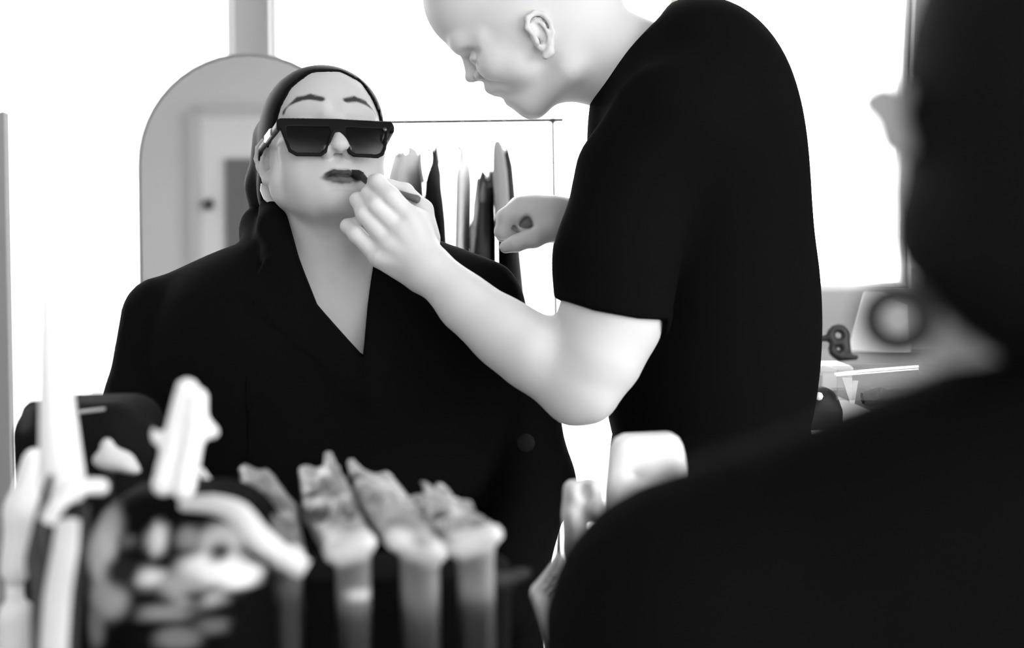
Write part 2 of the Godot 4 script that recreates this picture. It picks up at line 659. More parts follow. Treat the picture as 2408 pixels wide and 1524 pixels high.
func background() -> void:
	# sheer curtains before the left window: two panels that overlap in one strip
	var sheer := grey(0.75, 0.9, {"backlight": Color(1.0, 1.0, 1.0), "metallic_specular": 0.0, "transparency": BaseMaterial3D.TRANSPARENCY_ALPHA})
	sheer.albedo_color.a = 0.66
	for k in 2:
		var d: float = [3.12, 3.17][k]
		var x0 := W([62, 213][k], 0, d).x
		var x1 := W([255, 560][k], 0, d).x
		var s := st()
		var rows := []
		for y in 2:
			var line := []
			for i in 61:
				var u := i / 60.0
				line.append(Vector3(lerpf(x0, x1, u), 0.02 if y == 0 else 2.62, -d * 0.9986 + 0.012 * sin(u * TAU * [3, 6][k]) + 0.004 * sin(u * 41.0)))
			rows.append(line)
		loft(s, rows, false, false)
		s.generate_normals()
		var cu := part("curtain", s.commit(), sheer, self)
		tag(cu, ["sheer white curtain panel at the far left of the left window", "sheer white curtain panel hanging beside the grey pier"][k], "curtain", "sheer curtains")
	part_rail()
	# arched mirror leaning behind the sitter
	var md := 2.75
	var root := thing("arched_mirror", "tall arched floor mirror behind the seated woman, showing a pale door", "mirror", Vector3(W(590, 0, md).x, 0, -md))
	part("glass", plate_mesh(Transform3D(), arch_outline(0.209, 1.508), 0.006), grey(0.8, 0.02, {"metallic": 1.0}), root, Transform3D(Basis(), Vector3(0, 0.012, 0)))
	part("backing", plate_mesh(Transform3D(), arch_outline(0.205, 1.504), 0.014), grey(0.1, 0.6), root, Transform3D(Basis(), Vector3(0, 0.010, -0.0105)))
	var rim := [Vector3(-0.211, 0.005, 0)]
	for k in 25:
		var a := PI * (1.0 - k / 24.0)
		rim.append(Vector3(cos(a) * 0.211, 1.311 + sin(a) * 0.211, 0))
	rim.append(Vector3(0.211, 0.005, 0))
	rim.append(Vector3(-0.211, 0.005, 0))
	part("frame", tube_mesh(rim, 0.0045, 8), grey(0.25, 0.4), root)
	# half-arched panel of a folding screen at the left edge
	var sd := 2.82
	var so := PackedVector2Array()
	for p in [[-260, 1900], [-260, 520], [-225, 430], [-170, 362], [-100, 315], [-40, 292], [0, 276], [18, 264], [23, 268], [23, 1900]]:
		so.append(Vector2((p[0] - CX) / F * sd, (W(CX, p[1], sd).y if p[1] < 1800 else 0.0)))
	var scr := part("folding_screen", plate_mesh(Transform3D(Basis(), Vector3(0, 0, -sd)), so, 0.03), grey(0.30, 0.8), self)
	tag(scr, "grey half-arched screen panel at the left edge of the view", "screen")
	clothes_rack()
	counter()
	table_things()

func part_rail() -> void:
	var r := part("curtain_rail", tube_mesh([Vector3(-2.05, 2.65, -3.14), Vector3(-0.4, 2.65, -3.14)], 0.012), grey(0.7, 0.4), self)
	tag(r, "white curtain rail along the top of the left window", "rail")

func clothes_rack() -> void:
	var d := 2.95
	var metal := grey(0.05, 0.4)
	var a := W(886, 288, d)
	var b := W(1300, 283, d)
	var e := W(1326, 282, d)
	var root := thing("clothes_rack", "thin dark metal clothes rail before the bright window behind the two people", "clothes rack")
	part("rod", tube_mesh([a - Vector3(0.01, 0, 0), e], 0.005), metal, root)
	var foot := Vector3(W(1313, 700, d).x + 0.012, 0.02, b.z)
	part("post", tube_mesh([b, Vector3(foot.x, 0.03, b.z)], 0.0042), metal, root)
	part("post", tube_mesh([a, Vector3(a.x, 0.03, a.z)], 0.0042), metal, root)
	for x in [a.x, foot.x]:
		part("foot", tube_mesh([Vector3(x, 0.012, a.z - 0.22), Vector3(x, 0.012, a.z + 0.22)], 0.009), metal, root)
	part("joint", lathe_mesh([[0.0001, -0.007], [0.0065, -0.005], [0.0065, 0.005], [0.0001, 0.007]], 14), metal, root, Transform3D(Basis(), b))
	# [x of the hook, label, rows of (y, left, right), depth, tone, folds]
	var items := [
		[955, "pale grey garment hanging nearest the sunglasses on the rail", [[343, 944, 966], [352, 936, 980], [375, 929, 990], [420, 918, 992], [470, 908, 997], [560, 900, 999], [760, 895, 999]], 0.55, 0.0],
		[1021, "black garment with a thin light strap second on the rail", [[335, 1015, 1023], [350, 1018, 1028], [395, 1022, 1032], [424, 1012, 1034], [440, 1006, 1036], [475, 1003, 1041], [520, 1004, 1046], [700, 1004, 1056], [900, 1004, 1060]], 0.008, 0.1],
		[1088, "white garment hanging in the middle of the rail", [[330, 1083, 1090], [360, 1080, 1096], [400, 1076, 1106], [430, 1074, 1108], [600, 1070, 1106], [900, 1066, 1104]], 0.9, 0.2],
		[1150, "grey and black striped garment hanging by the fist", [[396, 1134, 1160], [418, 1126, 1166], [450, 1118, 1165], [490, 1113, 1165], [560, 1109, 1168], [700, 1108, 1168], [900, 1108, 1168]], 0.06, 0.3],
		[1186, "long black garment with a pale panel last on the rail", [[337, 1174, 1190], [350, 1168, 1196], [390, 1167, 1206], [430, 1167, 1210], [480, 1168, 1214], [600, 1169, 1224], [740, 1170, 1238], [900, 1170, 1244]], 0.007, 0.15],
	]
	for it in items:
		var z := 0.0
		var yr := W(it[0], 286, d)
		var top := W(it[0], it[2][0][0], d)
		var hg := thing("hanger", "thin wire hanger holding the %s" % it[1].split(" hanging")[0].split(" second")[0].split(" last")[0], "hanger", Vector3.ZERO, "hangers on the rail")
		part("hook", tube_mesh(smooth_path([yr + Vector3(0, -0.004, 0.012), yr + Vector3(0, 0.0075, 0.004), yr + Vector3(0, 0.004, -0.008), yr + Vector3(0, -0.012, -0.006), top + Vector3(0, 0.012, 0)], 5), 0.0013, 6), grey(0.55, 0.3), hg)
		part("arm", tube_mesh(smooth_path([top + Vector3(0, -0.03, 0.19), top + Vector3(0, 0.0, 0.07), top + Vector3(0, 0.012, 0), top + Vector3(0, 0.0, -0.07), top + Vector3(0, -0.03, -0.19)], 4), 0.004, 8), grey(0.55, 0.3), hg)
		var s := st()
		var rings := []
		var n := 36
		var rows: Array = it[2]
		for i in rows.size():
			var rw: Array = rows[i]
			var l := W(rw[1], rw[0], d)
			var r := W(rw[2], rw[0], d)
			var hz := lerpf(0.05, 0.22, smoothstep(0.0, 1.0, i / 3.0))
			var rg := []
			for k in n:
				var an := TAU * k / n
				var fold := 1.0 - 0.035 * (1.0 + sin(an * 7.0 + it[0])) * smoothstep(1.0, 4.0, i)
				rg.append((l + r) / 2 + Vector3((r.x - l.x) / 2 * cos(an) * fold, 0.002 * sin(an * 5.0) - absf(sin(an)) * (0.03 if i < 2 else 0.0), -hz * sin(an)))
			rings.append(rg)
		rings.reverse()
		loft(s, rings)
		s.generate_normals()
		var gm := thing("garment", it[1], "garment", Vector3.ZERO, "garments on the rail")
		part("cloth", s.commit(), grey(it[3], 0.9, {"metallic_specular": 0.1} if it[3] < 0.8 else {"metallic_specular": 0.1, "backlight": Color(1, 1, 1)}), gm)
		if it[0] == 1186:
			part("panel", tube_mesh(smooth_path([W(1172, 352, d) + Vector3(0, 0, 0.20), W(1176, 400, d) + Vector3(0, 0, 0.222), W(1182, 480, d) + Vector3(0, 0, 0.235), W(1180, 560, d) + Vector3(0, 0, 0.235)], 5), [0.006, 0.008, 0.010, 0.011, 0.012, 0.013, 0.014, 0.014, 0.014, 0.014, 0.014, 0.013, 0.012, 0.012, 0.010, 0.008], 10), grey(0.4, 0.9), gm).set_meta("label", "pale grey inner panel")
		if it[0] == 1150:
			for q in [[1128, 430, 1122, 560, 0.45], [1142, 440, 1138, 500, 0.22], [1121, 500, 1117, 600, 0.3]]:
				part("stripe", tube_mesh([W(q[0], q[1], d) + Vector3(0, 0, 0.185), W((q[0] + q[2]) / 2.0, (q[1] + q[3]) / 2.0, d) + Vector3(0, 0, 0.21), W(q[2], q[3], d) + Vector3(0, 0, 0.20)], [0.002, 0.006, 0.003], 8), grey(q[4], 0.9), gm)
		if it[0] == 1021:
			part("strap", tube_mesh(smooth_path([W(1016, 338, d) + Vector3(0, 0, 0.05), W(1003, 355, d) + Vector3(0, 0, 0.16), W(1004, 400, d) + Vector3(0, 0, 0.2), W(1012, 440, d) + Vector3(0, 0, 0.22)], 5), 0.003, 8), grey(0.35, 0.8), gm).set_meta("label", "thin light strap")

func counter() -> void:
	var h := 0.9375
	var x0 := W(1908, 0, 2.6).x
	var root := thing("counter", "pale counter along the wall on the right, its top crowded with small things", "counter", Vector3(x0, 0, -2.45))
	part("top", box_mesh(Vector3(0.7, 0.018, 0.62)), grey(0.12, 0.85), root, Transform3D(Basis(), Vector3(0.7, h - 0.018, 0)))
	part("body", box_mesh(Vector3(0.66, 0.41, 0.57)), grey(0.55, 0.5), root, Transform3D(Basis(), Vector3(0.7, 0.492, -0.01)))
	part("plinth", box_mesh(Vector3(0.62, 0.04, 0.53)), grey(0.2, 0.6), root, Transform3D(Basis(), Vector3(0.7, 0.04, -0.02)))
	for k in 2:
		var door := part("door", box_mesh(Vector3(0.31, 0.38, 0.010)), grey(0.6, 0.5), root, Transform3D(Basis(), Vector3(0.38 + k * 0.64, 0.49, 0.57)))
		part("handle", box_mesh(Vector3(0.006, 0.06, 0.010)), grey(0.1, 0.4), door, Transform3D(Basis(), Vector3(0.27 - k * 0.54, 0.2, 0.018)))
	# white sheet leaning on the wall
	var sh := part("sheet", plate_mesh(plane_at(2.98), outline([[2034, 687], [2076, 690], [2135, 714], [2140, 846], [1990, 846]], 2.98), 0.008), grey(0.9, 0.6), self)
	tag(sh, "white card leaning on the wall under the right window", "card")
	# dark tool with two round openings
	var tl := thing("hair_tool", "small black tool with two round openings lying on the counter beside the make-up artist's back", "tool")
	var td := 2.62
	var f := Field.new()
	f.base = g(0.012)
	var ringf := func(px: float, py: float, r0: float) -> void:
		for k in 12:
			f.cap(W(px + r0 * cos(TAU * k / 12.0), py + r0 * sin(TAU * k / 12.0), td), W(px + r0 * cos(TAU * (k + 1) / 12.0), py + r0 * sin(TAU * (k + 1) / 12.0), td), R(10, td), R(10, td), 0.001)
	ringf.call(1970, 789, 18.0)
	ringf.call(1971, 819, 15.0)
	f.cap(W(1955, 793, td), W(1915, 797, td), R(9, td), R(8, td), 0.004)
	f.cap(W(1992, 785, td), W(1992, 825, td), R(6, td), R(10, td), 0.004)
	f.cap(W(1975, 840, td), W(2012, 840, td), R(10, td), R(7, td), 0.006)
	job("rings", tl, f, [[W(1900, 860, td) - Vector3(0, 0.01, 0.03), W(2030, 755, td) + Vector3(0, 0.01, 0.03), 0.003]], painted(0.5))
	# white box with a rounded lid
	var wb := thing("white_box", "small white box with a rounded corner at the left end of the counter", "box", Vector3(W(1958, 0, 2.16).x, h, -2.18))
	part("carton", box_mesh(Vector3(0.025, 0.014, 0.05), 0.005), grey(0.9, 0.5), wb, Transform3D(Basis(), Vector3(0, 0.0142, 0)))
	part("lid", box_mesh(Vector3(0.0262, 0.0055, 0.0515), 0.004), grey(0.92, 0.5), wb, Transform3D(Basis(), Vector3(0, 0.0322, 0)))
	# clear case with a bright edged lid
	var cc := thing("acrylic_case", "clear acrylic case with a bright lid edge in front on the counter", "case")
	var cd := 1.99
	var p0 := W(2105, 900, cd)
	var clear := grey(0.3, 0.2, {"transparency": BaseMaterial3D.TRANSPARENCY_ALPHA, "metallic_specular": 0.1})
	clear.albedo_color.a = 0.16
	var cb := cam.basis * Basis(Vector3.BACK, deg_to_rad(3.0))
	var s := st()
	var by := h + 0.001
	var ty := W(2050, 870, cd).y
	var xa := W(1972, 0, cd).x
	for q in [[Vector3(xa + 0.10, (by + ty) / 2, -cd), Vector3(0.10, (ty - by) / 2, 0.0015)], [Vector3(xa + 0.10, (by + ty) / 2, -cd - 0.10), Vector3(0.10, (ty - by) / 2, 0.0015)], [Vector3(xa, (by + ty) / 2, -cd - 0.05), Vector3(0.0015, (ty - by) / 2, 0.047)], [Vector3(xa + 0.2, (by + ty) / 2, -cd - 0.05), Vector3(0.0015, (ty - by) / 2, 0.047)]]:
		add_box(s, q[0], q[1], Basis.IDENTITY, 0.0004)
	s.generate_normals()
	part("sides", s.commit(), clear, cc)
	part("lid", tube_mesh([W(1963, 880, cd - 0.003), W(2060, 870, cd - 0.003), W(2160, 862, cd - 0.003)], 0.0022, 8), grey(0.95, 0.2), cc).set_meta("label", "bright lid edge")
	part("lid", tube_mesh([W(1966, 884, cd - 0.006), W(2060, 876, cd - 0.006), W(2160, 868, cd - 0.006)], 0.0012, 8), grey(0.95, 0.2), cc)
	for q in [[1992, 888, 2003, 950, 12, 0.95], [2012, 895, 2006, 950, 6, 0.9]]:
		var cardo := part("card_strip", plate_mesh(plane_at(cd + 0.03), outline([[q[0] - q[4], q[1]], [q[0] + q[4], q[1]], [q[2] + 3, q[3]], [q[2] - 3, q[3]]], cd + 0.03), 0.002), grey(q[5], 0.5), self)
		tag(cardo, "%s white strip standing in the clear case" % ["broad" if q[4] > 8 else "narrow"][0], "card")
	var ft := Field.new()
	ft.base = g(0.12)
	var rng := RandomNumberGenerator.new()
	rng.seed = 4
	for k in 9:
		ft.ell(W(2040 + k * 12, 925 + rng.randf() * 15, cd + 0.05), Basis(Vector3(0.3, 1, 0.2).normalized(), rng.randf() * TAU), Vector3(0.016, 0.009, 0.012), 0.004)
	var fl := thing("hair_pads", "dull grey crumpled pads inside the clear case", "pads")
	job("pile", fl, ft, [[W(2010, 975, cd + 0.09), W(2170, 890, cd) + Vector3(0, 0, 0.01), 0.004]], painted(0.8))
	# black pouch with a bright bead
	var pd := 2.03
	var pb := Field.new()
	pb.base = g(0.01)
	pb.ell(W(1925, 950, pd), cam.basis, Vector3(R(48, pd), R(42, pd), 0.03), 0.01)
	pb.box(W(1925, 985, pd), Basis(), Vector3(0.03, 0.02, 0.028), 0.008, 0.01)
	var pp := thing("pouch", "black pouch with a bright bead beside the clear case", "pouch")
	job("bag", pp, pb, [[W(1860, 1010, pd) - Vector3(0, 0, 0.04), W(1990, 890, pd) + Vector3(0, 0, 0.04), 0.004]], painted(0.7))
	part("bead", lathe_mesh([[0.0001, -0.006], [0.004, -0.0045], [0.006, 0], [0.004, 0.0045], [0.0001, 0.006]], 14), grey(0.9, 0.3), pp, Transform3D(Basis(), W(1926, 932, pd - 0.032)))

func lip_brush() -> void:
	var root := thing("lip_brush", "slim dark lip brush touching the seated woman's mouth", "brush")
	var a := W(866, 430, 1.842)
	var b := W(986, 470, 1.822)
	part("handle", tube_mesh([a, a.lerp(b, 0.4), a.lerp(b, 0.75), a.lerp(b, 0.97), b], [0.0030, 0.0030, 0.0044, 0.0056, 0.004], 14), grey(0.10, 0.35), root)
	var t := W(826, 404, 1.856)
	var m := W(850, 415, 1.850)
	part("ferrule", tube_mesh([a.lerp(m, -0.1), m], [0.0036, 0.0052], 14), grey(0.012, 0.3), root)
	part("bristles", tube_mesh([m, m.lerp(t, 0.4), t], [0.0060, 0.0066, 0.003], 14), grey(0.006, 0.9), root)

func table_things() -> void:
	var top := 0.715
	var tb := thing("dressing_table", "dressing table under the make-up bags in front of the sitter", "table", Vector3(-0.25, 0, -1.14))
	part("tabletop", box_mesh(Vector3(0.62, 0.018, 0.34), 0.006), grey(0.012, 0.9, {"metallic_specular": 0.1}), tb, Transform3D(Basis(), Vector3(0, top - 0.018, 0)))
	for sx in [-1, 1]:
		for sz in [-1, 1]:
			part("leg", lathe_mesh([[0.014, 0], [0.022, top - 0.04]], 14), grey(0.4, 0.4), tb, Transform3D(Basis(), Vector3(sx * 0.56, 0, sz * 0.30)))
	var cb := cam.basis
	# patterned bag
	var d := 1.0
	var q := R(1, d)
	var f := Field.new()
	f.base = g(0.006)
	var low := top + 0.002
	var ctr := W(395, 1330, d)
	var bt := W(395, 1172, d).y
	f.box(Vector3(ctr.x, (bt + low) / 2, ctr.z - 0.06), Basis(), Vector3(R(225, d), (bt - low) / 2, 0.07), 0.045, 0.01)
	for b in [[245, 1250, 36, 54, 0.34], [232, 1310, 40, 66, 0.55], [250, 1408, 52, 46, 0.36], [215, 1480, 26, 50, 0.2], [372, 1268, 20, 36, 0.55], [441, 1265, 24, 26, 0.2], [520, 1272, 52, 36, 0.36], [352, 1355, 44, 22, 0.66], [500, 1335, 74, 36, 0.75], [560, 1358, 48, 28, 0.75], [430, 1375, 52, 30, 0.34], [470, 1405, 60, 22, 0.34], [390, 1440, 64, 16, 0.24], [420, 1500, 52, 26, 0.18], [500, 1470, 36, 18, 0.12], [300, 1270, 26, 12, 0.1]]:
		f.paint(W(b[0], b[1], d - 0.005), cb, Vector3(b[2] * q, b[3] * q, 0.05), g(b[4]), 0.4)
	for b in [[516, 1298, 24, 20], [462, 1400, 26, 16], [290, 1345, 44, 36]]:
		f.paint(W(b[0], b[1], d - 0.005), cb, Vector3(b[2] * q, b[3] * q, 0.05), g(0.02), 0.4)
	var bag := thing("toiletry_bag", "black toiletry bag with a blotchy pale print and white piping in the left foreground", "bag")
	job("shell", bag, f, [[Vector3(W(130, 0, d).x, low, -d - 0.15), Vector3(W(640, 0, d).x, W(0, 1100, d).y, -d + 0.05), 0.005]], painted(0.6, {"metallic_specular": 0.05}))
	var pale := grey(0.72, 0.6)
	part("piping", tube_mesh(smooth_path([W(432, 1188, 0.97), W(500, 1186, 0.95), W(560, 1208, 0.94), W(604, 1262, 0.93), W(655, 1302, 0.93), W(718, 1340, 0.93)], 3), [R(14, 1), R(17, 1), R(20, 1), R(22, 1), R(23, 1), R(25, 1), R(27, 1), R(28, 1), R(29, 1), R(29, 1), R(28, 1), R(26, 1), R(25, 1), R(24, 1), R(23, 1), R(22, 1)], 14), pale, bag)
	part("piping", tube_mesh(smooth_path([W(240, 1145, 0.98), W(190, 1148, 0.96), W(140, 1180, 0.95), W(112, 1225, 0.95)], 6), R(20, 0.96), 12), pale, bag)
	part("side_gusset", tube_mesh(smooth_path([W(168, 1235, 0.96), W(158, 1300, 0.95), W(140, 1400, 0.95), W(130, 1530, 0.95), W(125, 1640, 0.95)], 6), R(36, 0.95), 14), pale, bag)
	part("strap", tube_mesh(smooth_path([W(200, 1190, 0.95), W(196, 1290, 0.935), W(180, 1400, 0.935), W(170, 1560, 0.935)], 6), R(11, 0.94), 10), grey(0.01, 0.6), bag)
	part("strap", tube_mesh(smooth_path([W(120, 1120, 1.0), W(85, 1270, 0.97), W(95, 1390, 0.96), W(100, 1600, 0.96)], 6), [R(8, 1), R(9, 1), R(10, 1), R(12, 1), R(13, 1), R(14, 1), R(16, 1), R(20, 1), R(24, 1), R(26, 1), R(26, 1), R(24, 1), R(22, 1), R(22, 1), R(22, 1), R(22, 1), R(22, 1), R(22, 1), R(22, 1)], 10), grey(0.03, 0.6), bag)
	# white band of the next pouch
	var pl := thing("makeup_pouch", "dull dark grey make-up pouch half behind the white piping of the patterned bag", "pouch", Vector3.ZERO, "pouches in a row")
	part("pale_tag", tube_mesh([W(472, 1108, 1.12), W(486, 1132, 1.11), W(504, 1175, 1.10)], [R(9, 1.1), R(11, 1.1), R(10, 1.1)], 12), pale, pl)
	var rng := RandomNumberGenerator.new()
	rng.seed = 11
	# [top x y, lip left, lip right, front half width, front bottom y, lid tone, front tone with its shade put in]
	var rows := [
		[600, 1124, 628, 1290, 700, 1318, 30, 1380, 0.14, 0.008],
		[742, 1116, 784, 1302, 864, 1276, 36, 1480, 0.22, 0.03],
		[866, 1118, 928, 1272, 1034, 1298, 40, 1500, 0.24, 0.035],
		[996, 1180, 1068, 1288, 1160, 1256, 34, 1440, 0.27, 0.04],
	]
	var names := ["dull grey crumpled pouch with its flap up, first in the row of pouches", "grey crumpled pouch with a pale upturned lip, second in the row", "grey crumpled pouch with a long pale lip, third in the row", "light grey crumpled pouch at the right end of the row"]
	for i in 4:
		var r: Array = rows[i]
		var pf := Field.new()
		pf.base = g(r[9])
		var dt := 1.20
		var dl := 1.04
		var T0 := W(r[0], r[1], dt)
		var l0 := W(r[2], r[3], dl)
		var l1 := W(r[4], r[5], dl)
		var hw := (l1 - l0).length() * 0.5
		var ax := (l1 - l0).normalized()
		for k in 5:
			var u := k / 4.0
			var lip := l0.lerp(l1, u)
			var tp := T0 + ax * (u - 0.5) * hw * 1.75
			var mid := tp.lerp(lip, 0.5) + Vector3(rng.randf_range(-0.004, 0.004), rng.randf_range(-0.006, 0.008), 0)
			pf.chain([tp + Vector3(0, rng.randf_range(-0.004, 0.004) + 0.012 * absf(u - 0.5) * [1.0, 1.8, 0.6, 1.2][i], 0), mid, lip], [0.004, 0.010, 0.007], 0.006)
		pf.cap(l0, l1, 0.0062, 0.0062, 0.004)
		for k in 12:      # crumples
			var u := rng.randf()
			var v := rng.randf_range(0.18, 1.0)
			var c := (T0 + ax * (u - 0.5) * hw * 1.2).lerp(l0.lerp(l1, u), v)
			var bz := Basis(Vector3(rng.randf() - 0.5, rng.randf() - 0.5, rng.randf() - 0.5).normalized(), rng.randf() * TAU)
			pf.ell(c + Vector3(0, 0.010, 0.006), bz, Vector3(0.018, 0.0045, 0.008), 0.005, k % 2)
		var lm := l0.lerp(l1, 0.5)
		var bot := W((r[2] + r[4]) / 2.0 + 12, r[7], 1.05)
		for s in [-0.35, 0.1, 0.5]:
			pf.cap(lm + ax * s * hw - Vector3(0, 0.006, 0.006), Vector3(bot.x + s * hw * 0.7, low + 0.012, bot.z), 0.008, 0.009, 0.006)
		pf.paint_line(T0, lm - Vector3(0, 0, 0.01), 0.045, g(r[8]), 0.25)
		pf.paint_line(lm - Vector3(0, 0.012, 0), bot + Vector3(0, 0.02, 0), 0.010, g(r[9] * 3.0), 0.7)  # lit strip down the dark front, painted into the colour
		pf.paint_line(l0, l1, 0.0105, g(0.66), 0.3)
		pf.paint(W(bot.x / 1.05 * F + CX, r[7] + 110, 1.03), cb, Vector3(0.05, 0.034, 0.09), g(0.01), 0.5)  # front fades to dark at the bottom, shade painted in
		if i == 1 or i == 2:
			pf.paint(W([0, 842, 895][i], 1405, 1.03), cb, Vector3(R(36, 1.03), R(16, 1.03), 0.05), g(0.5), 0.4)
		for k in 9:  # fold highlights and crease shade painted into the lid as random blobs
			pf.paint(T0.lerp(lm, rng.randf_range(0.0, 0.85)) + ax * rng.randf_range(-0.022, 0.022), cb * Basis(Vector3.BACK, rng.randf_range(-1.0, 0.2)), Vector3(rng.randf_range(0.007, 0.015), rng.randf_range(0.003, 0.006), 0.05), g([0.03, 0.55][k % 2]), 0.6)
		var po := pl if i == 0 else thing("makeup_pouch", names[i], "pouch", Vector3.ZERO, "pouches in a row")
		var lo := Vector3(minf(T0.x, l0.x) - 0.05, low, minf(T0.z, bot.z) - 0.04)
		var hi := Vector3(maxf(T0.x, l1.x) + 0.05, T0.y + 0.04, maxf(l0.z, bot.z) + 0.04)
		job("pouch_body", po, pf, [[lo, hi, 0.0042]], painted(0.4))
	# dark organiser that the pouches stand in
	var og := Field.new()
	og.base = g(0.010)
	var oc := W(900, 1420, 1.14)
	og.box(Vector3(oc.x, (low + W(0, 1330, 1.14).y) / 2, oc.z), Basis(), Vector3(R(300, 1.14), (W(0, 1330, 1.14).y - low) / 2, 0.06), 0.012, 0.01)
	og.cap(W(1150, 1370, 1.1), W(1235, 1350, 1.1), R(22, 1.1), R(18, 1.1), 0.01)
	og.paint(W(676, 1430, 1.08), cb, Vector3(0.010, 0.007, 0.04), g(0.3), 0.5)
	og.paint(W(672, 1480, 1.08), cb, Vector3(0.009, 0.011, 0.04), g(0.18), 0.5)
	og.paint(W(1190, 1352, 1.08), cb, Vector3(0.02, 0.008, 0.04), g(0.06), 0.5)
	var org := thing("organiser", "black fabric organiser that the row of pouches stands in", "organiser")
	job("shell", org, og, [[Vector3(W(560, 0, 1.14).x, low, -1.24), Vector3(W(1270, 0, 1.14).x, W(0, 1310, 1.14).y, -1.04), 0.006]], painted(0.9, {"metallic_specular": 0.1}))
	# white twin-barrelled clip
	var c := Field.new()
	c.base = g(0.88)
	var cd := 1.0
	c.chain([W(440, 916, cd), W(386, 1140, cd)], [R(27, cd), R(29, cd)], 0.003)
	c.chain([W(466, 934, cd - 0.004), W(462, 990, cd - 0.004), W(432, 1152, cd - 0.004)], [R(22, cd), R(25, cd), R(27, cd)], 0.003)
	c.chain([W(405, 1045, cd), W(372, 1032, cd), W(362, 1016, cd)], [R(14, cd), R(12, cd), R(10, cd)], 0.004)
	c.chain([W(470, 1025, cd), W(490, 1002, cd), W(502, 1018, cd)], [R(14, cd), R(11, cd), R(14, cd)], 0.004)
	var cl := thing("hair_clip", "white twin-barrelled hair clip standing tilted in the patterned bag", "hair clip")
	job("clip_body", cl, c, [[W(340, 1200, cd) - Vector3(0, 0, 0.03), W(530, 870, cd) + Vector3(0, 0.01, 0.03), 0.003]], painted(0.4))
	# tall white cone
	var w := Field.new()
	w.base = g(0.85)
	w.cap(W(104, 488, 1.06), W(148, 1150, 1.06), R(7, 1.06), R(56, 1.06), 0.004)
	var wc := thing("cone_wand", "tall slim white tapering wand standing at the left of the bags", "wand")
	job("cone", wc, w, [[W(70, 1250, 1.06) - Vector3(0, 0, 0.03), W(225, 470, 1.06) + Vector3(0, 0, 0.03), 0.0035]], painted(0.45))
	var wf := part("grip", tube_mesh([W(148, 1150, 1.06), Vector3(W(150, 0, 1.06).x, low, -1.06)], [R(48, 1.06), R(40, 1.06)], 18), grey(0.02, 0.5), wc)
	# white towel heaped at the left edge
	var wt := Field.new()
	wt.base = g(0.9)
	var wtd := 1.16
	wt.chain([W(82, 1082, wtd), W(62, 1200, wtd), W(38, 1340, wtd)], [R(30, wtd), R(46, wtd), R(36, wtd)], 0.01)
	wt.chain([W(40, 1450, wtd), Vector3(W(30, 0, wtd).x, low + 0.05, -wtd)], [R(44, wtd), R(52, wtd)], 0.004)
	wt.cap(W(34, 1340, wtd + 0.012), W(36, 1450, wtd + 0.012), R(22, wtd), R(22, wtd), 0.006)
	var wto := thing("towel", "white towel heaped at the left edge beside the patterned bag", "towel")
	job("cloth", wto, wt, [[Vector3(W(-60, 0, wtd).x, low, -wtd - 0.035), Vector3(W(125, 0, wtd).x, W(0, 1035, wtd).y, -wtd + 0.035), 0.004]], painted(0.8))
	# black soft case with a zip, behind
	var k := Field.new()
	k.base = g(0.010)
	var kd := 1.36
	var kt := W(200, 985, kd)
	k.box(Vector3(kt.x, (kt.y + low) / 2, -kd - 0.02), Basis(Vector3.BACK, 0.02), Vector3(R(150, kd), (kt.y - low) / 2 + R(42, kd), 0.07), 0.03, 0.01)
	k.cap(W(75, 965, kd), W(60, 1040, kd), R(22, kd), R(14, kd), 0.01)
	k.paint(W(72, 985, kd - 0.02), cb, Vector3(R(20, kd), R(30, kd), 0.05), g(0.05), 0.5)
	k.ell(W(330, 1060, kd), cb, Vector3(R(60, kd), R(60, kd), 0.03), 0.01)
	var kb := thing("zip_case", "black soft case with an open zip behind the white wand", "case")
	job("shell", kb, k, [[Vector3(W(30, 0, kd).x, low, -kd - 0.11), Vector3(W(400, 0, kd).x, W(0, 915, kd).y, -kd + 0.06), 0.006]], painted(0.8, {"metallic_specular": 0.12}))
	var zs := st()
	for n in 13:
		add_box(zs, W(190 + n * 4.6, 969 - n * 0.55, kd - 0.053), Vector3(0.0006, 0.0016, 0.002), cb * Basis(Vector3.BACK, -0.25), 0.0003)
	zs.generate_normals()
	part("zip", zs.commit(), grey(0.85, 0.3, {"metallic": 1.0}), kb).set_meta("label", "bright zip teeth")
	# pale applicator lying in the case mouth
	var ap := Field.new()
	ap.base = g(0.62)
	var ad := 1.2
	ap.cap(W(252, 1045, ad), W(258, 1075, ad), R(15, ad), R(20, ad), 0.004)
	ap.ell(W(266, 1082, ad), cb, Vector3(R(48, ad), R(26, ad), 0.012), 0.006)
	ap.ell(W(295, 1092, ad), cb * Basis(Vector3.BACK, -0.5), Vector3(R(40, ad), R(18, ad), 0.010), 0.006)
	ap.cap(W(262, 1085, ad), Vector3(W(264, 0, ad).x, low, -ad), R(6, ad), R(6, ad), 0.002)
	ap.paint(W(263, 1180, ad), cb, Vector3(0.02, R(72, ad), 0.03), g(0.01), 0.1)
	var ao := thing("applicator", "pale round-headed applicator standing between the white wand and the clip", "applicator")
	job("head", ao, ap, [[Vector3(W(205, 0, ad).x, low, -ad - 0.04), W(345, 1015, ad) + Vector3(0, 0, 0.025), 0.003]], painted(0.6))
	# white moulded case and crumpled tissue, right
	var m := Field.new()
	m.base = g(0.88)
	var wd := 1.38
	var mo := outline([[1428, 1170], [1436, 1075], [1446, 1042], [1468, 1026], [1585, 1021], [1604, 1034], [1614, 1070], [1620, 1110], [1624, 1200], [1620, 1500], [1430, 1500]], wd)
	m.poly(plane_at(wd), mo, -0.05, 0.0, 0.010, 0.003)
	m.ell(W(1497, 1118, wd - 0.004), cb * Basis(Vector3.BACK, 0.3), Vector3(R(20, wd), R(8, wd), 0.012), 0.004, 1)
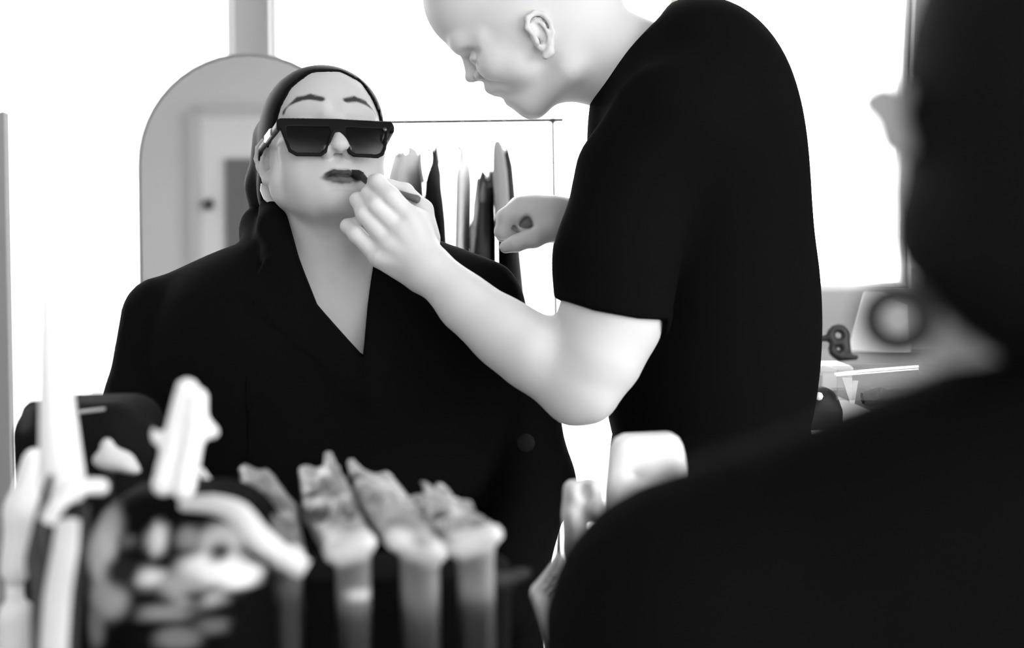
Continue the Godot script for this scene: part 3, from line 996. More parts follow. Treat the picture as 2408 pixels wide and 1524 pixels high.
	m.ell(W(1545, 1128, wd - 0.002), cb * Basis(Vector3.BACK, 0.5), Vector3(R(34, wd), R(10, wd), 0.010), 0.01, 1)
	var wm := thing("white_case", "white rounded plastic case standing in front of the make-up artist's hip", "case")
	job("moulding", wm, m, [[Vector3(W(1415, 0, wd).x, low, -wd - 0.06), Vector3(W(1635, 0, wd).x, W(0, 1010, wd).y, -wd + 0.02), 0.005]], painted(0.4))
	var ti := Field.new()
	ti.base = g(0.62)
	var tdp := 1.36
	for b in [[1352, 1160, 26, 34, 0.5], [1388, 1150, 30, 26, -0.3], [1395, 1195, 28, 30, 0.2], [1345, 1215, 25, 50, 0.1], [1350, 1285, 28, 64, 0.0], [1385, 1330, 34, 80, 0.0], [1370, 1480, 40, 110, 0.0]]:
		ti.ell(W(b[0], b[1], tdp), cb * Basis(Vector3.BACK, b[4]), Vector3(R(b[2], tdp), R(b[3], tdp), 0.02), 0.008)
	ti.ell(W(1376, 1155, tdp - 0.018), cb, Vector3(R(14, tdp), R(20, tdp), 0.012), 0.004, 1)
	var tis := thing("tissue", "crumpled pale tissue between the seated woman's sleeve and the white case", "tissue")
	job("paper", tis, ti, [[Vector3(W(1300, 0, tdp).x, low, -tdp - 0.03), Vector3(W(1435, 0, tdp).x, W(0, 1110, tdp).y, -tdp + 0.03), 0.004]], painted(0.7))
	# striped towel corner
	var tw := Field.new()
	tw.base = g(0.93)
	var wd2 := 1.22
	tw.poly(plane_at(wd2), outline([[1246, 1398], [1268, 1370], [1312, 1305], [1330, 1330], [1330, 1560], [1282, 1560]], wd2), -0.03, 0.0, 0.004, 0.003)
	for n in 3:
		tw.paint_line(W(1262 + n * 12, 1374 - n * 16, wd2 - 0.0), W(1300 + n * 12, 1412 - n * 14, wd2), 0.0014, g(0.12), 0.4)
	var to := thing("towel", "white towel corner with dark stripes beside the foreground shoulder", "towel")
	job("cloth", to, tw, [[Vector3(W(1235, 0, wd2).x, low, -wd2 - 0.04), Vector3(W(1340, 0, wd2).x, W(0, 1295, wd2).y, -wd2 + 0.01), 0.0035]], painted(0.8))

# ---------------------------------------------------------------- the seated woman
func seated_woman() -> void:
	var who := thing("person", "seated woman with slicked-back dark hair in a black wide-shouldered blazer, chin raised", "person")
	var hc := W(762, 362, 1.95)
	var HB := cam.basis * Basis(Vector3.UP, deg_to_rad(18)) * Basis(Vector3.RIGHT, deg_to_rad(-19))
	var H := Transform3D(HB, hc)
	var b := H.basis
	var L := func(x: float, y: float, z: float) -> Vector3: return H * (Vector3(x, y, z) * 0.00107)
	var M := func(x: float, y: float, z: float) -> Vector3: return Vector3(x, y, z) * 0.00107
	var f := Field.new()
	f.base = g(0.47)
	f.ell(L.call(0, 34, -18), b, M.call(73, 80, 92))
	f.ell(L.call(0, 42, 22), b, M.call(61, 54, 54), 0.03)
	f.ell(L.call(0, -26, 20), b, M.call(65, 72, 58), 0.03)
	f.ell(L.call(0, -77, 44), b, M.call(38, 24, 34), 0.025)
	for s in [-1, 1]:
		f.cap(L.call(s * 51, -51, -2), L.call(s * 22, -82, 46), 0.020, 0.02, 0.03)
		f.ell(L.call(s * 42, -20, 50), b, M.call(25, 19, 24), 0.015)
		f.ell(L.call(s * 37, -52, 46), b, M.call(26, 26, 26), 0.02)
		f.cap(L.call(s * 12, 24, 75), L.call(s * 46, 28, 56), 0.010, 0.009, 0.012)
		f.ell(L.call(s * 32, 2, 84), b, M.call(17, 11, 13), 0.010, 1)
		f.ell(L.call(s * 32, 0, 62), b, M.call(16, 13, 14), 0.003)
	f.cap(L.call(0, 12, 74), L.call(0, -28, 97), 0.0075, 0.0085, 0.008)
	f.ell(L.call(0, -35, 97), b, M.call(11.5, 9.5, 11), 0.005)
	for s in [-1, 1]:
		f.ell(L.call(s * 13.5, -38, 87), b, M.call(8, 8, 10.5), 0.005)
		f.ell(L.call(s * 6.5, -45, 96), b, M.call(3.8, 4.5, 5.5), 0.002, 1)
	f.ell(L.call(0, -62, 64), b, M.call(30, 24, 20), 0.014)
	for s in [-1, 1]:
		f.chain([L.call(2 + s * 25, -68, 70), L.call(2 + s * 9, -65, 84), L.call(2, -66, 85)], [0.0018, 0.0044, 0.0042], 0.003)
		f.chain([L.call(2 + s * 23, -70, 71), L.call(2 + s * 10, -75, 81), L.call(2, -76, 83)], [0.0018, 0.0050, 0.0056], 0.003)
	f.chain([L.call(-24, -69.5, 75), L.call(2, -69, 91), L.call(28, -69.5, 75)], [0.0008, 0.0009, 0.0008], 0.0012, 1)
	f.ell(L.call(0, -85, 82), b, M.call(19, 5, 8), 0.006, 1)
	f.ell(L.call(0, -92, 63), b, M.call(21, 16, 17), 0.014)
	# neck and chest
	var nb := W(780, 640, 1.99)
	f.cap(L.call(0, -45, -28), nb, 0.060, 0.062, 0.02)
	f.cap(L.call(0, -76, 12), W(775, 560, 1.96), 0.034, 0.045, 0.02)
	f.cap(W(640, 655, 2.0), W(930, 655, 2.0), 0.05, 0.05, 0.05)
	f.ell(W(800, 800, 1.965), cam.basis, Vector3(0.16, 0.14, 0.088), 0.05)
	for s in [-1, 1]:
		f.cap(W(775 + s * 20, 655, 1.902), W(775 + s * 130, 628, 1.925), 0.007, 0.007, 0.014)
		f.cap(W(770 + s * 62, 520, 1.93), W(775 + s * 16, 640, 1.905), 0.010, 0.008, 0.02)
	# ear on the side that the camera sees
	ear(f, Transform3D(b * Basis(Vector3.UP, deg_to_rad(-60)), L.call(-71, -14, -2)), 0.00104, 1.0)
	var dark := g(0.035)
	for s in [-1, 1]:
		f.chain([L.call(s * 18, 34, 74), L.call(s * 38, 43, 63), L.call(s * 56, 32, 48)], [0.0055, 0.0045, 0.003], 0.004)
		f.paint_line(L.call(s * 15, 34, 81), L.call(s * 28, 40, 76), 0.0046, dark, 0.4)
		f.paint_line(L.call(s * 28, 40, 76), L.call(s * 43, 39.5, 68), 0.0042, dark, 0.4)
		f.paint_line(L.call(s * 43, 39.5, 68), L.call(s * 58, 28, 54), 0.0034, dark, 0.45)
		f.paint_line(L.call(s * 18, 0, 78), L.call(s * 32, -4, 77), 0.0026, dark, 0.4)
		f.paint_line(L.call(s * 32, -4, 77), L.call(s * 47, 2, 68), 0.0028, dark, 0.4)
		f.paint_line(L.call(2 + s * 25, -68.5, 74), L.call(2 + s * 9, -66, 88), 0.0034, g(0.04), 0.35)
		f.paint_line(L.call(2 + s * 9, -66, 88), L.call(2, -67, 90), 0.0038, g(0.04), 0.35)
		f.paint_line(L.call(2 + s * 23, -70, 76), L.call(2 + s * 9, -74, 86), 0.0042, g(0.10), 0.4)
		f.paint_line(L.call(2 + s * 9, -74, 86), L.call(2, -75, 88), 0.0056, g(0.10), 0.4)
		f.paint_line(L.call(2 + s * 24, -69.5, 76), L.call(2, -69, 88), 0.0036, g(0.03), 0.3)
	var skin := painted(0.5, {"metallic_specular": 0.3})
	job("body", who, f, [
		[hc + Vector3(-0.125, -0.135, 0.062), hc + Vector3(0.11, 0.089, 0.14), 0.0018],
		[hc - Vector3(0.125, 0.135, 0.13), hc + Vector3(0.125, 0.14, 0.069), 0.003],
		[hc + Vector3(-0.125, 0.08, 0.062), hc + Vector3(0.125, 0.14, 0.14), 0.003],
		[W(560, 950, 2.1) - Vector3(0, 0, 0.1), Vector3(W(1000, 500, 1.85).x, hc.y - 0.128, hc.z + 0.16), 0.005]], skin)
	# hair combed flat to the head and gathered low behind
	var hf := Field.new()
	hf.base = g(0.007)
	hf.ell(L.call(0, 34, -20), b, M.call(79, 85, 96))
	hf.ell(L.call(0, 42, 20), b, M.call(66, 58, 56), 0.03)
	hf.ell(L.call(-14, -30, -52), b, M.call(66, 66, 46), 0.03)
	var hair_cut := outline([[600, 345], [632, 335], [643, 300], [656, 252], [682, 204], [725, 166], [790, 158], [838, 180], [866, 222], [884, 262], [893, 300], [960, 320], [960, 700], [640, 700], [600, 500]], 1.88)
	hf.poly(plane_at(1.88), hair_cut, -0.075, 0.3, 0.0, 0.006, 1)
	hf.chain([W(650, 330, 2.02), W(632, 440, 2.03), W(628, 520, 2.04), W(640, 600, 2.05)], [R(56, 2), R(50, 2), R(36, 2), R(40, 2)], 0.02)
	job("hair", who, hf, [[hc - Vector3(0.15, 0.20, 0.17), hc + Vector3(0.12, 0.14, 0.12), 0.0035]], painted(0.5, {"metallic_specular": 0.14}))
	# blazer
	var j := Field.new()
	j.base = g(0.005)
	var cb := cam.basis
	j.cap(W(620, 640, 2.0), W(375, 712, 2.0), R(62, 2), R(58, 2), 0.03)
	j.cap(W(960, 622, 2.0), W(1150, 677, 2.0), R(66, 2), R(62, 2), 0.03)
	j.ell(W(790, 1000, 2.01), cb, Vector3(0.262, 0.26, 0.15), 0.06)
	j.ell(W(620, 830, 1.96), cb, Vector3(0.15, 0.13, 0.10), 0.06)
	j.ell(W(960, 830, 1.96), cb, Vector3(0.15, 0.13, 0.10), 0.06)
	j.ell(W(800, 1350, 2.02), cb, Vector3(0.24, 0.3, 0.15), 0.06)
	# sleeves: shoulder, elbow, forearm resting in the lap
	j.chain([W(362, 745, 1.99), W(335, 950, 1.98), W(322, 1160, 1.95)], [R(75, 1.99), R(84, 1.98), R(84, 1.95)], 0.02)
	j.chain([W(322, 1160, 1.95), W(520, 1440, 1.78)], [R(80, 1.95), R(66, 1.8)], 0.03)
	j.chain([W(1158, 722, 1.99), W(1225, 940, 1.98), W(1258, 1140, 1.95)], [R(74, 1.99), R(84, 1.98), R(88, 1.95)], 0.02)
	j.chain([W(1258, 1140, 1.95), W(1180, 1420, 1.78)], [R(84, 1.95), R(84, 1.8)], 0.03)
	j.cap(W(1195, 1380, 1.85), W(1205, 1640, 1.85), R(78, 1.85), R(78, 1.85), 0.03)
	# collar stands round the neck
	j.chain([W(650, 560, 1.96), W(618, 545, 2.03), W(700, 545, 2.10), W(860, 545, 2.10), W(940, 560, 2.03)], [R(38, 2), R(48, 2), R(46, 2), R(46, 2), R(42, 2)], 0.02)
	j.cap(W(632, 590, 1.955), W(610, 520, 2.01), R(42, 2), R(34, 2), 0.02)
	j.chain([W(690, 680, 1.90), W(668, 600, 1.912), W(648, 530, 1.93), W(634, 490, 1.955)], [R(40, 1.9), R(40, 1.9), R(36, 1.9), R(26, 1.9)], 0.02)
	# lapels laid on the front, then the opening cut out
	j.poly(plane_at(1.82), outline([[600, 600], [560, 690], [640, 775], [760, 870], [905, 1010], [880, 850], [700, 560]], 1.82), -0.2, 0.3, 0.0, 0.003, 3, 0.004)
	j.poly(plane_at(1.82), outline([[860, 560], [1010, 640], [990, 760], [930, 800], [865, 985], [850, 850]], 1.82), -0.2, 0.3, 0.0, 0.003, 3, 0.003)
	j.poly(plane_at(1.85), outline([[640, 440], [662, 520], [688, 600], [738, 715], [852, 842], [861, 700], [868, 600], [875, 440]], 1.85), -0.115, 0.4, 0.0, 0.004, 1)
	var jl := W(578, 0, 1.9).x
	var jr := W(905, 0, 1.9).x
	var jt := W(0, 470, 1.95).y
	var jm := W(0, 862, 1.9).y
	var jb := W(0, 1560, 1.9).y
	job("blazer", who, j, [
		[Vector3(W(215, 0, 1.95).x, jb, -2.25), Vector3(jl, jt, -1.66), 0.0085],
		[Vector3(jr, jb, -2.25), Vector3(W(1385, 0, 1.95).x, W(0, 540, 1.95).y, -1.66), 0.0085],
		[Vector3(jl, jb, -2.25), Vector3(jr, jm, -1.66), 0.0085],
		[Vector3(jl - 0.01, jm - 0.01, -2.2), Vector3(jr + 0.01, jt, -1.72), 0.0045]], painted(0.85, {"metallic_specular": 0.12}))
	var tr := Field.new()
	tr.base = g(0.01)
	seated_legs(tr, W(800, 1560, 2.05), 0.52, 0.42)
	job("trousers", who, tr, [[Vector3(-0.52, -0.02, -2.25), Vector3(0.06, 0.72, -1.45), 0.016]], painted(0.8))
	part("button", lathe_mesh([[0.0001, 0.0], [0.011, 0.0], [0.0125, 0.002], [0.011, 0.004], [0.0001, 0.0035]], 18), grey(0.009, 0.6, {"metallic_specular": 0.15}), who, Transform3D(cam.basis * Basis(Vector3.RIGHT, PI / 2), W(1236, 1042, 1.845)))
	sunglasses(H)
	var er := part("earring", plate_mesh(Transform3D(cam.basis * Basis(Vector3.UP, deg_to_rad(20)), W(628, 430, 1.942)), outline([[1190, 764], [1204, 760], [1216, 776], [1222, 800], [1226, 824], [1214, 818], [1196, 800], [1188, 780]], 1.94), 0.004), grey(0.72, 0.3), self)
	tag(er, "pale flat drop earring on the ear of the woman in sunglasses", "earring")

func seated_legs(f: Field, hip: Vector3, seat: float, reach: float) -> void:
	hip.y = seat + 0.1
	f.ell(hip, Basis(), Vector3(0.19, 0.1, 0.14), 0.03)
	for s in [-1.0, 1.0]:
		f.chain([hip + Vector3(s * 0.09, -0.01, 0), Vector3(hip.x + s * 0.12, seat + 0.06, hip.z + reach), Vector3(hip.x + s * 0.12, 0.06, hip.z + reach - 0.05)], [0.085, 0.062, 0.045], 0.03)

func sunglasses(H: Transform3D) -> void:
	var d := 1.846
	var gb := cam.basis * Basis(Vector3.UP, deg_to_rad(12)) * Basis(Vector3.RIGHT, deg_to_rad(-10))
	var fr := Transform3D(gb, W(795, 322, d))
	var o := func(pts: Array) -> PackedVector2Array:
		var r := PackedVector2Array()
		for p in pts: r.append(Vector2((p[0] - 795.0) / F * d / cos(deg_to_rad(12)), -(p[1] - 322.0) / F * d / cos(deg_to_rad(10))))
		return r
	var root := thing("sunglasses", "large flat-topped black sunglasses with graded lenses on the seated woman's face", "sunglasses")
	var f := Field.new()
	f.base = g(0.008)
	var left: PackedVector2Array = o.call([[677, 302], [774, 300], [778, 312], [764, 352], [753, 361], [702, 362], [688, 355], [679, 330]])
	var right: PackedVector2Array = o.call([[813, 300], [905, 302], [898, 345], [892, 358], [882, 362], [834, 361], [824, 354], [814, 325]])
	f.poly(fr, o.call([[655, 286], [664, 281], [790, 279], [918, 282], [923, 288], [921, 298], [911, 310], [906, 348], [899, 364], [886, 371], [830, 369], [817, 361], [806, 325], [800, 311], [788, 311], [781, 325], [769, 360], [756, 370], [700, 371], [682, 361], [671, 330], [664, 310], [655, 302]]), -0.0022, 0.0022, 0.0012, 0.001)
	f.poly(fr, left, -0.02, 0.02, 0.001, 0.001, 1)
	f.poly(fr, right, -0.02, 0.02, 0.001, 0.001, 1)
	job("frame", root, f, [[fr.origin - Vector3(0.085, 0.035, 0.04), fr.origin + Vector3(0.085, 0.035, 0.04), 0.0013]], painted(0.3, {"metallic_specular": 0.15}))
	for s in [-1.0, 1.0]:
		var t := Field.new()
		t.base = g(0.008)
		var a := fr * Vector3(-0.0755 if s < 0 else 0.0705, 0.0145, -0.004)
		var e := H * (Vector3(s * (80 if s < 0 else 73), 4, -2) * 0.00107)
		for k in 3:
			var up := gb.y * (k - 1) * 0.0034
			t.cap(a + up, e + up * 0.7, 0.0034, 0.0026, 0.003)
		if s < 0: t.cap(e, H * (Vector3(s * 80, -14, -24) * 0.00107), 0.003, 0.0026, 0.003)
		job("temple", root, t, [[Vector3(minf(a.x, e.x), minf(a.y, e.y), e.z) - Vector3(0.02, 0.035, 0.04), Vector3(maxf(a.x, e.x), maxf(a.y, e.y), a.z) + Vector3(0.02, 0.02, 0.01), 0.0018]], painted(0.3, {"metallic_specular": 0.15}))
		if s < 0:
			var hs := st()
			var mid := a.lerp(e, 0.42)
			var dir := (e - a).normalized()
			add_box(hs, mid - cam.basis.x * 0.0035, Vector3(0.0022, 0.0052, 0.016), Basis.looking_at(dir, gb.y), 0.001)
			hs.generate_normals()
			part("metal_inlay", hs.commit(), grey(0.8, 0.25, {"metallic": 1.0}), root).set_meta("label", "bright metal inlay")
	part("rivet", lathe_mesh([[0.0001, 0.0], [0.003, 0.0], [0.0026, 0.0014], [0.0001, 0.0016]], 12), grey(0.12, 0.4, {"metallic": 1.0}), root, Transform3D(gb * Basis(Vector3.RIGHT, PI / 2), fr * Vector3(0.061, 0.011, 0.0024)))
	var im := Image.create_empty(4, 64, false, Image.FORMAT_RGBA8)
	for y in 64:
		var k := smoothstep(0.0, 1.0, y / 63.0)
		for x in 4:
			im.set_pixel(x, y, Color(0.03, 0.03, 0.03, lerpf(0.985, 0.44, k)))
	var lm := grey(1.0, 0.06, {"transparency": BaseMaterial3D.TRANSPARENCY_ALPHA, "albedo_texture": ImageTexture.create_from_image(im), "texture_repeat": false, "metallic_specular": 0.22})
	for side in [left, right]:
		var lo: Vector2 = side[0]
		var hi: Vector2 = side[0]
		for p in side:
			lo = lo.min(p)
			hi = hi.max(p)
		part("lens", plate_mesh(fr * Transform3D(Basis(), Vector3(0, 0, -0.0005)), side, 0.0016, Rect2(lo, hi - lo)), lm, root)

func ear(f: Field, e: Transform3D, s: float, side: float) -> void:
	# e: the outside of the ear looks along +z, the face lies towards +x; s metres per unit (an ear 64 units high)
	var P := func(x: float, y: float, z: float) -> Vector3: return e * (Vector3(x * side, y, z) * s)
	var eb := e.basis
	f.ell(P.call(-3, 2, -3), eb, Vector3(15, 26, 6) * s, 5 * s)
	f.ell(P.call(-6, 8, 5), eb, Vector3(11, 19, 7) * s, 4 * s, 1)
	f.chain([P.call(8, 4, 1), P.call(13, 16, 2), P.call(8, 28, 3), P.call(-4, 32, 3), P.call(-15, 26, 4), P.call(-19, 12, 5), P.call(-17, -2, 4), P.call(-10, -14, 2), P.call(-4, -24, 1), P.call(3, -27, 0)], [3.0 * s, 3.4 * s, 3.6 * s, 3.6 * s, 3.6 * s, 3.4 * s, 3.2 * s, 4.2 * s, 6.5 * s, 5 * s], 3 * s)
	f.chain([P.call(-2, 22, 1), P.call(-9, 14, 3), P.call(-11, 2, 3.5), P.call(-6, -10, 2)], [2.2 * s, 2.4 * s, 2.4 * s, 3 * s], 3 * s)
	f.ell(P.call(-1, -2, 3), eb, Vector3(7, 9, 8) * s, 3 * s, 1)
	f.ell(P.call(3, -4, 0), eb, Vector3(4, 6, 12) * s, 2 * s, 1)
	f.ell(P.call(8, -4, 2), eb, Vector3(4, 6, 3.5) * s, 3 * s)

# ---------------------------------------------------------------- the make-up artist
func make_up_artist() -> void:
	var who := thing("person", "shaven-headed make-up artist in a black T-shirt leaning over the seated woman", "person")
	var f := Field.new()
	f.base = g(0.62)
	var cb := cam.basis
	var z := 1.95
	var sc := z / F
	var P := func(px: float, py: float, dz := 0.0) -> Vector3: return W(px, py, z + dz)
	var E := func(px: float, py: float, dz: float, rx: float, ry: float, rz: float, k: float, op := 0, turn := 0.0) -> void:
		f.ell(W(px, py, z + dz), cb * Basis(Vector3.BACK, deg_to_rad(turn)), Vector3(rx * sc, ry * sc, rz), k, op)
	# skull, face
	E.call(1130, -8, 0, 136, 136, 0.066, 0.02)
	E.call(1285, -45, 0, 178, 168, 0.079, 0.04)
	E.call(1232, 76, 0, 124, 118, 0.070, 0.03)
	E.call(1212, 140, 0, 86, 88, 0.058, 0.02)
	f.cap(P.call(1088, 98, -0.024), P.call(1088, 98, 0.024), R(24, z), R(24, z), 0.012)
	for s in [-1.0, 1.0]:
		f.cap(P.call(1092, 100, s * 0.022), P.call(1132, 92, s * 0.045), R(20, z), R(12, z), 0.02)
		E.call(1165, 150, s * 0.036, 38, 34, 0.022, 0.025)
		E.call(1103, 136, s * 0.036, 20, 15, 0.016, 0.006, 1, -30.0)
		E.call(1119, 137, s * 0.030, 15, 13, 0.012, 0.005)
	f.cap(P.call(1096, 124), P.call(1109, 174), R(13, z), R(13, z), 0.006)
	f.cap(P.call(1106, 181), P.call(1112, 182), R(13, z), R(12, z), 0.004)
	f.cap(P.call(1115, 140), P.call(1132, 176), R(16, z), R(15, z), 0.006)
	for s in [-1.0, 1.0]:
		E.call(1127, 177, s * 0.012, 14, 12, 0.008, 0.003)
		E.call(1123, 191, s * 0.006, 7, 4, 0.003, 0.002, 1)
	E.call(1190, 188, 0, 42, 36, 0.032, 0.012)
	E.call(1166, 211, 0, 15, 14, 0.020, 0.005)
	E.call(1151, 205, 0, 12, 14, 0.010, 0.006)
	E.call(1202, 235, 0, 14, 12, 0.019, 0.005)
	f.cap(P.call(1172, 234, -0.022), P.call(1172, 234, 0.022), R(3.5, z), R(3.5, z), 0.002, 1)
	f.cap(P.call(1200, 218, -0.034), P.call(1176, 231, -0.014), R(3, z), R(3, z), 0.004, 1)
	E.call(1254, 242, 0, 31, 30, 0.024, 0.012)
	E.call(1228, 212, 0, 38, 34, 0.034, 0.015)
	for s in [-1.0, 1.0]:
		f.cap(P.call(1250, 240, s * 0.014), P.call(1335, 165, s * 0.052), R(26, z), R(34, z), 0.025)
		E.call(1225, 165, s * 0.036, 42, 38, 0.028, 0.015)
		f.cap(P.call(1140, 185, s * 0.020), P.call(1185, 204, s * 0.038), R(2.5, z), R(1.5, z), 0.014, 1)
	# neck
	f.cap(P.call(1345, 95), P.call(1530, 180, 0.01), R(112, z), R(118, z), 0.03)
	f.cap(P.call(1300, 190), P.call(1420, 170), R(40, z), R(56, z), 0.03)
	# ear towards the camera
	ear(f, Transform3D(cb * Basis(Vector3.BACK, deg_to_rad(22)) * Basis(Vector3.UP, deg_to_rad(16)), P.call(1270, 86, -0.079)), 0.00098, -1.0)
	f.paint_line(P.call(1082, 112, -0.03), P.call(1126, 118, -0.05), 0.005, g(0.45), 0.7)
	f.paint_line(P.call(1104, 147, -0.037), P.call(1124, 149, -0.043), 0.003, g(0.35), 0.7)
	# near arm: upper arm, bent elbow, forearm
	var sh := W(1480, 470, 1.80)
	var el := W(1374, 914, 1.73)
	var wr := W(1010, 638, 1.80)
	f.chain([sh, W(1455, 660, 1.757), W(1433, 755, 1.745), W(1400, 850, 1.735), el], [R(105, 1.8), R(102, 1.757), R(115, 1.745), R(98, 1.735), R(68, 1.73)], 0.02)
	f.chain([el, W(1252, 826, 1.75), W(1187, 783, 1.762), W(1097, 719, 1.78), wr], [R(66, 1.73), R(80, 1.75), R(74, 1.762), R(58, 1.78), R(50, 1.8)], 0.02)
	f.cap(W(1345, 935, 1.73), W(1385, 940, 1.73), R(42, 1.73), R(38, 1.73), 0.03)
	f.cap(W(1130, 761, 1.765), W(1338, 944, 1.735), R(44, 1.76), R(44, 1.735), 0.02)
	f.cap(W(1018, 634, 1.795), W(1156, 738, 1.765), R(40, 1.79), R(42, 1.765), 0.02)
	f.cap(W(1303, 762, 1.688), W(1290, 835, 1.682), R(2, 1.7), R(1, 1.7), 0.012, 1)
	# near hand: back of the hand, thumb behind, four bent fingers
	var hd := 1.815
	var Q := func(px: float, py: float, dd := 0.0) -> Vector3: return W(px, py, hd + dd)
	var r := R(1.0, hd)
	var kn := [Q.call(966, 514, -0.008), Q.call(945, 545, -0.012), Q.call(918, 576, -0.010), Q.call(893, 606, -0.002)]
	f.chain([wr, kn[0]], [46 * r, 30 * r], 0.012)
	f.chain([wr, kn[1]], [46 * r, 29 * r], 0.012)
	f.chain([wr, kn[2]], [46 * r, 28 * r], 0.012)
	f.chain([Q.call(985, 645), kn[3]], [40 * r, 25 * r], 0.012)
	f.cap(Q.call(1000, 590, 0.008), Q.call(985, 520, 0.012), 34 * r, 30 * r, 0.015)
	for k in 4:
		f.cap(kn[k] + cb.z * 0.009, (kn[k] as Vector3).lerp(wr, 0.5) + cb.z * 0.012, 0.007, 0.004, 0.010)
	var fk := 0.0045
	f.chain([kn[0], Q.call(918, 462, -0.018), Q.call(888, 428, -0.010), Q.call(878, 424, 0.006)], [25 * r, 22 * r, 18.5 * r, 15 * r], fk)
	f.chain([kn[1], Q.call(884, 484, -0.018), Q.call(866, 456, 0.000), Q.call(872, 440, 0.016)], [24 * r, 20 * r, 17 * r, 14 * r], fk)
	f.chain([kn[2], Q.call(856, 502, -0.012), Q.call(840, 470, 0.008), Q.call(856, 462, 0.026)], [23 * r, 19.5 * r, 17 * r, 14 * r], fk)
	f.chain([kn[3], Q.call(838, 551, -0.002), Q.call(818, 532, 0.014), Q.call(840, 522, 0.032)], [22 * r, 19 * r, 17 * r, 14 * r], fk)
	f.chain([Q.call(1004, 560, 0.016), Q.call(994, 494, 0.026), Q.call(955, 447, 0.030), Q.call(900, 430, 0.028)], [32 * r, 24 * r, 15 * r, 14 * r], 0.006)
	lip_brush()
	# far arm: wrist and loose fist
	var fd := 2.02
	var U := func(px: float, py: float, dd := 0.0) -> Vector3: return W(px, py, fd + dd)
	var q := R(1.0, fd)
	f.chain([U.call(1262, 515), U.call(1330, 520, 0.01), U.call(1520, 560, 0.05)], [48 * q, 46 * q, 62 * q], 0.02)
	f.cap(U.call(1275, 515, 0.05), U.call(1222, 520, 0.052), 40 * q, 32 * q, 0.01)
	f.chain([U.call(1290, 510), U.call(1225, 492, 0.01)], [44 * q, 32 * q], 0.02)
	f.chain([U.call(1225, 490, -0.004), U.call(1190, 510, -0.008), U.call(1180, 545, -0.004), U.call(1200, 552, 0.012)], [28 * q, 20 * q, 17 * q, 14 * q], 0.005)
	f.chain([U.call(1222, 490, 0.018), U.call(1186, 512, 0.016), U.call(1184, 552, 0.018), U.call(1210, 556, 0.026)], [28 * q, 20 * q, 17 * q, 14 * q], 0.005)
	f.chain([U.call(1225, 496, 0.038), U.call(1192, 520, 0.038), U.call(1196, 556, 0.04)], [26 * q, 19 * q, 15 * q], 0.005)
	f.chain([U.call(1230, 505, 0.055), U.call(1204, 530, 0.056), U.call(1212, 556, 0.056)], [23 * q, 16 * q, 13 * q], 0.005)
	f.chain([U.call(1290, 535, -0.012), U.call(1255, 557, -0.026), U.call(1215, 572, -0.028), U.call(1189, 581, -0.022)], [36 * q, 24 * q, 18 * q, 15 * q], 0.008)
	for h in [[1229, 527, 8], [1246, 529, 7], [1239, 514, 7], [1238, 523, 12]]:      # the hollow of the fist
		f.cap(U.call(h[0], h[1], -0.06), U.call(h[0], h[1], 0.042), h[2] * q * 0.9, h[2] * q * 0.7, 0.008, 1)
	f.cap(U.call(1226, 529, -0.03), U.call(1204, 534, -0.026), 4 * q, 2 * q, 0.004, 1)
	f.cap(U.call(1212, 500, -0.034), U.call(1196, 534, -0.03), 2 * q, 2 * q, 0.005, 1)
	var skin := painted(0.5, {"metallic_specular": 0.35})
	job("body", who, f, [
		[Vector3(P.call(985, 0).x, P.call(0, 290).y, -z - 0.10), Vector3(P.call(1219, 0).x, P.call(0, 56).y, -z + 0.10), 0.0021],
		[Vector3(P.call(985, 0).x, P.call(0, 66).y, -z - 0.10), Vector3(P.call(1219, 0).x, P.call(0, -240).y, -z + 0.12), 0.0034],
		[Vector3(P.call(1207, 0).x, P.call(0, 290).y, -z - 0.12), Vector3(P.call(1620, 0).x, P.call(0, -240).y, -z + 0.058), 0.0032],
		[Vector3(P.call(1207, 0).x, P.call(0, 290).y, -z + 0.052), Vector3(P.call(1332, 0).x, P.call(0, -240).y, -z + 0.12), 0.0019],
		[Vector3(P.call(1324, 0).x, P.call(0, 290).y, -z + 0.052), Vector3(P.call(1620, 0).x, P.call(0, -240).y, -z + 0.12), 0.0032],
		[Vector3(W(780, 0, hd).x, W(0, 820, hd).y, -hd - 0.10), Vector3(W(1060, 0, hd).x, W(0, 395, hd).y, -hd + 0.09), 0.0022],
		[Vector3(W(1056, 0, hd).x, W(0, 1010, 1.73).y, -1.98), Vector3(W(1600, 0, 1.75).x, W(0, 560, 1.75).y, -1.60), 0.0045],
		[Vector3(U.call(1150, 0).x, U.call(0, 610).y, -fd - 0.09), Vector3(U.call(1400, 0).x, U.call(0, 440).y, -fd + 0.07), 0.0028],
	], skin)
	# T-shirt
	var t := Field.new()
	t.base = g(0.006)
	t.ell(W(1640, 330, 1.97), cb, Vector3(R(240, 1.97), R(330, 1.97), 0.20), 0.05)
	t.ell(W(1668, 760, 1.97), cb, Vector3(R(258, 1.97), R(560, 1.97), 0.175), 0.06)
	t.cap(W(1580, 300, 1.80), W(1580, 300, 2.12), R(150, 1.8), R(150, 2.1), 0.05)
	t.chain([W(1500, 420, 1.80), W(1448, 610, 1.765), W(1443, 730, 1.742)], [R(150, 1.8), R(136, 1.765), R(139, 1.742)], 0.03)
	t.cap(W(1486, 222, 1.96), W(1476, 330, 1.93), R(84, 1.95), R(84, 1.95), 0.03)
	# the sleeve ends in a straight hem
	t.poly(plane_at(1.75), outline([[1270, 682], [1310, 704], [1390, 732], [1490, 750], [1562, 753], [1562, 1000], [1270, 1000]], 1.75), -0.06, 0.4, 0.0, 0.003, 1)
	# neckline
	t.poly(plane_at(1.95), outline([[1300, -100], [1575, 6], [1540, 60], [1480, 122], [1415, 188], [1372, 236], [1300, 260]], 1.95), -0.09, 0.5, 0.0, 0.006, 1)
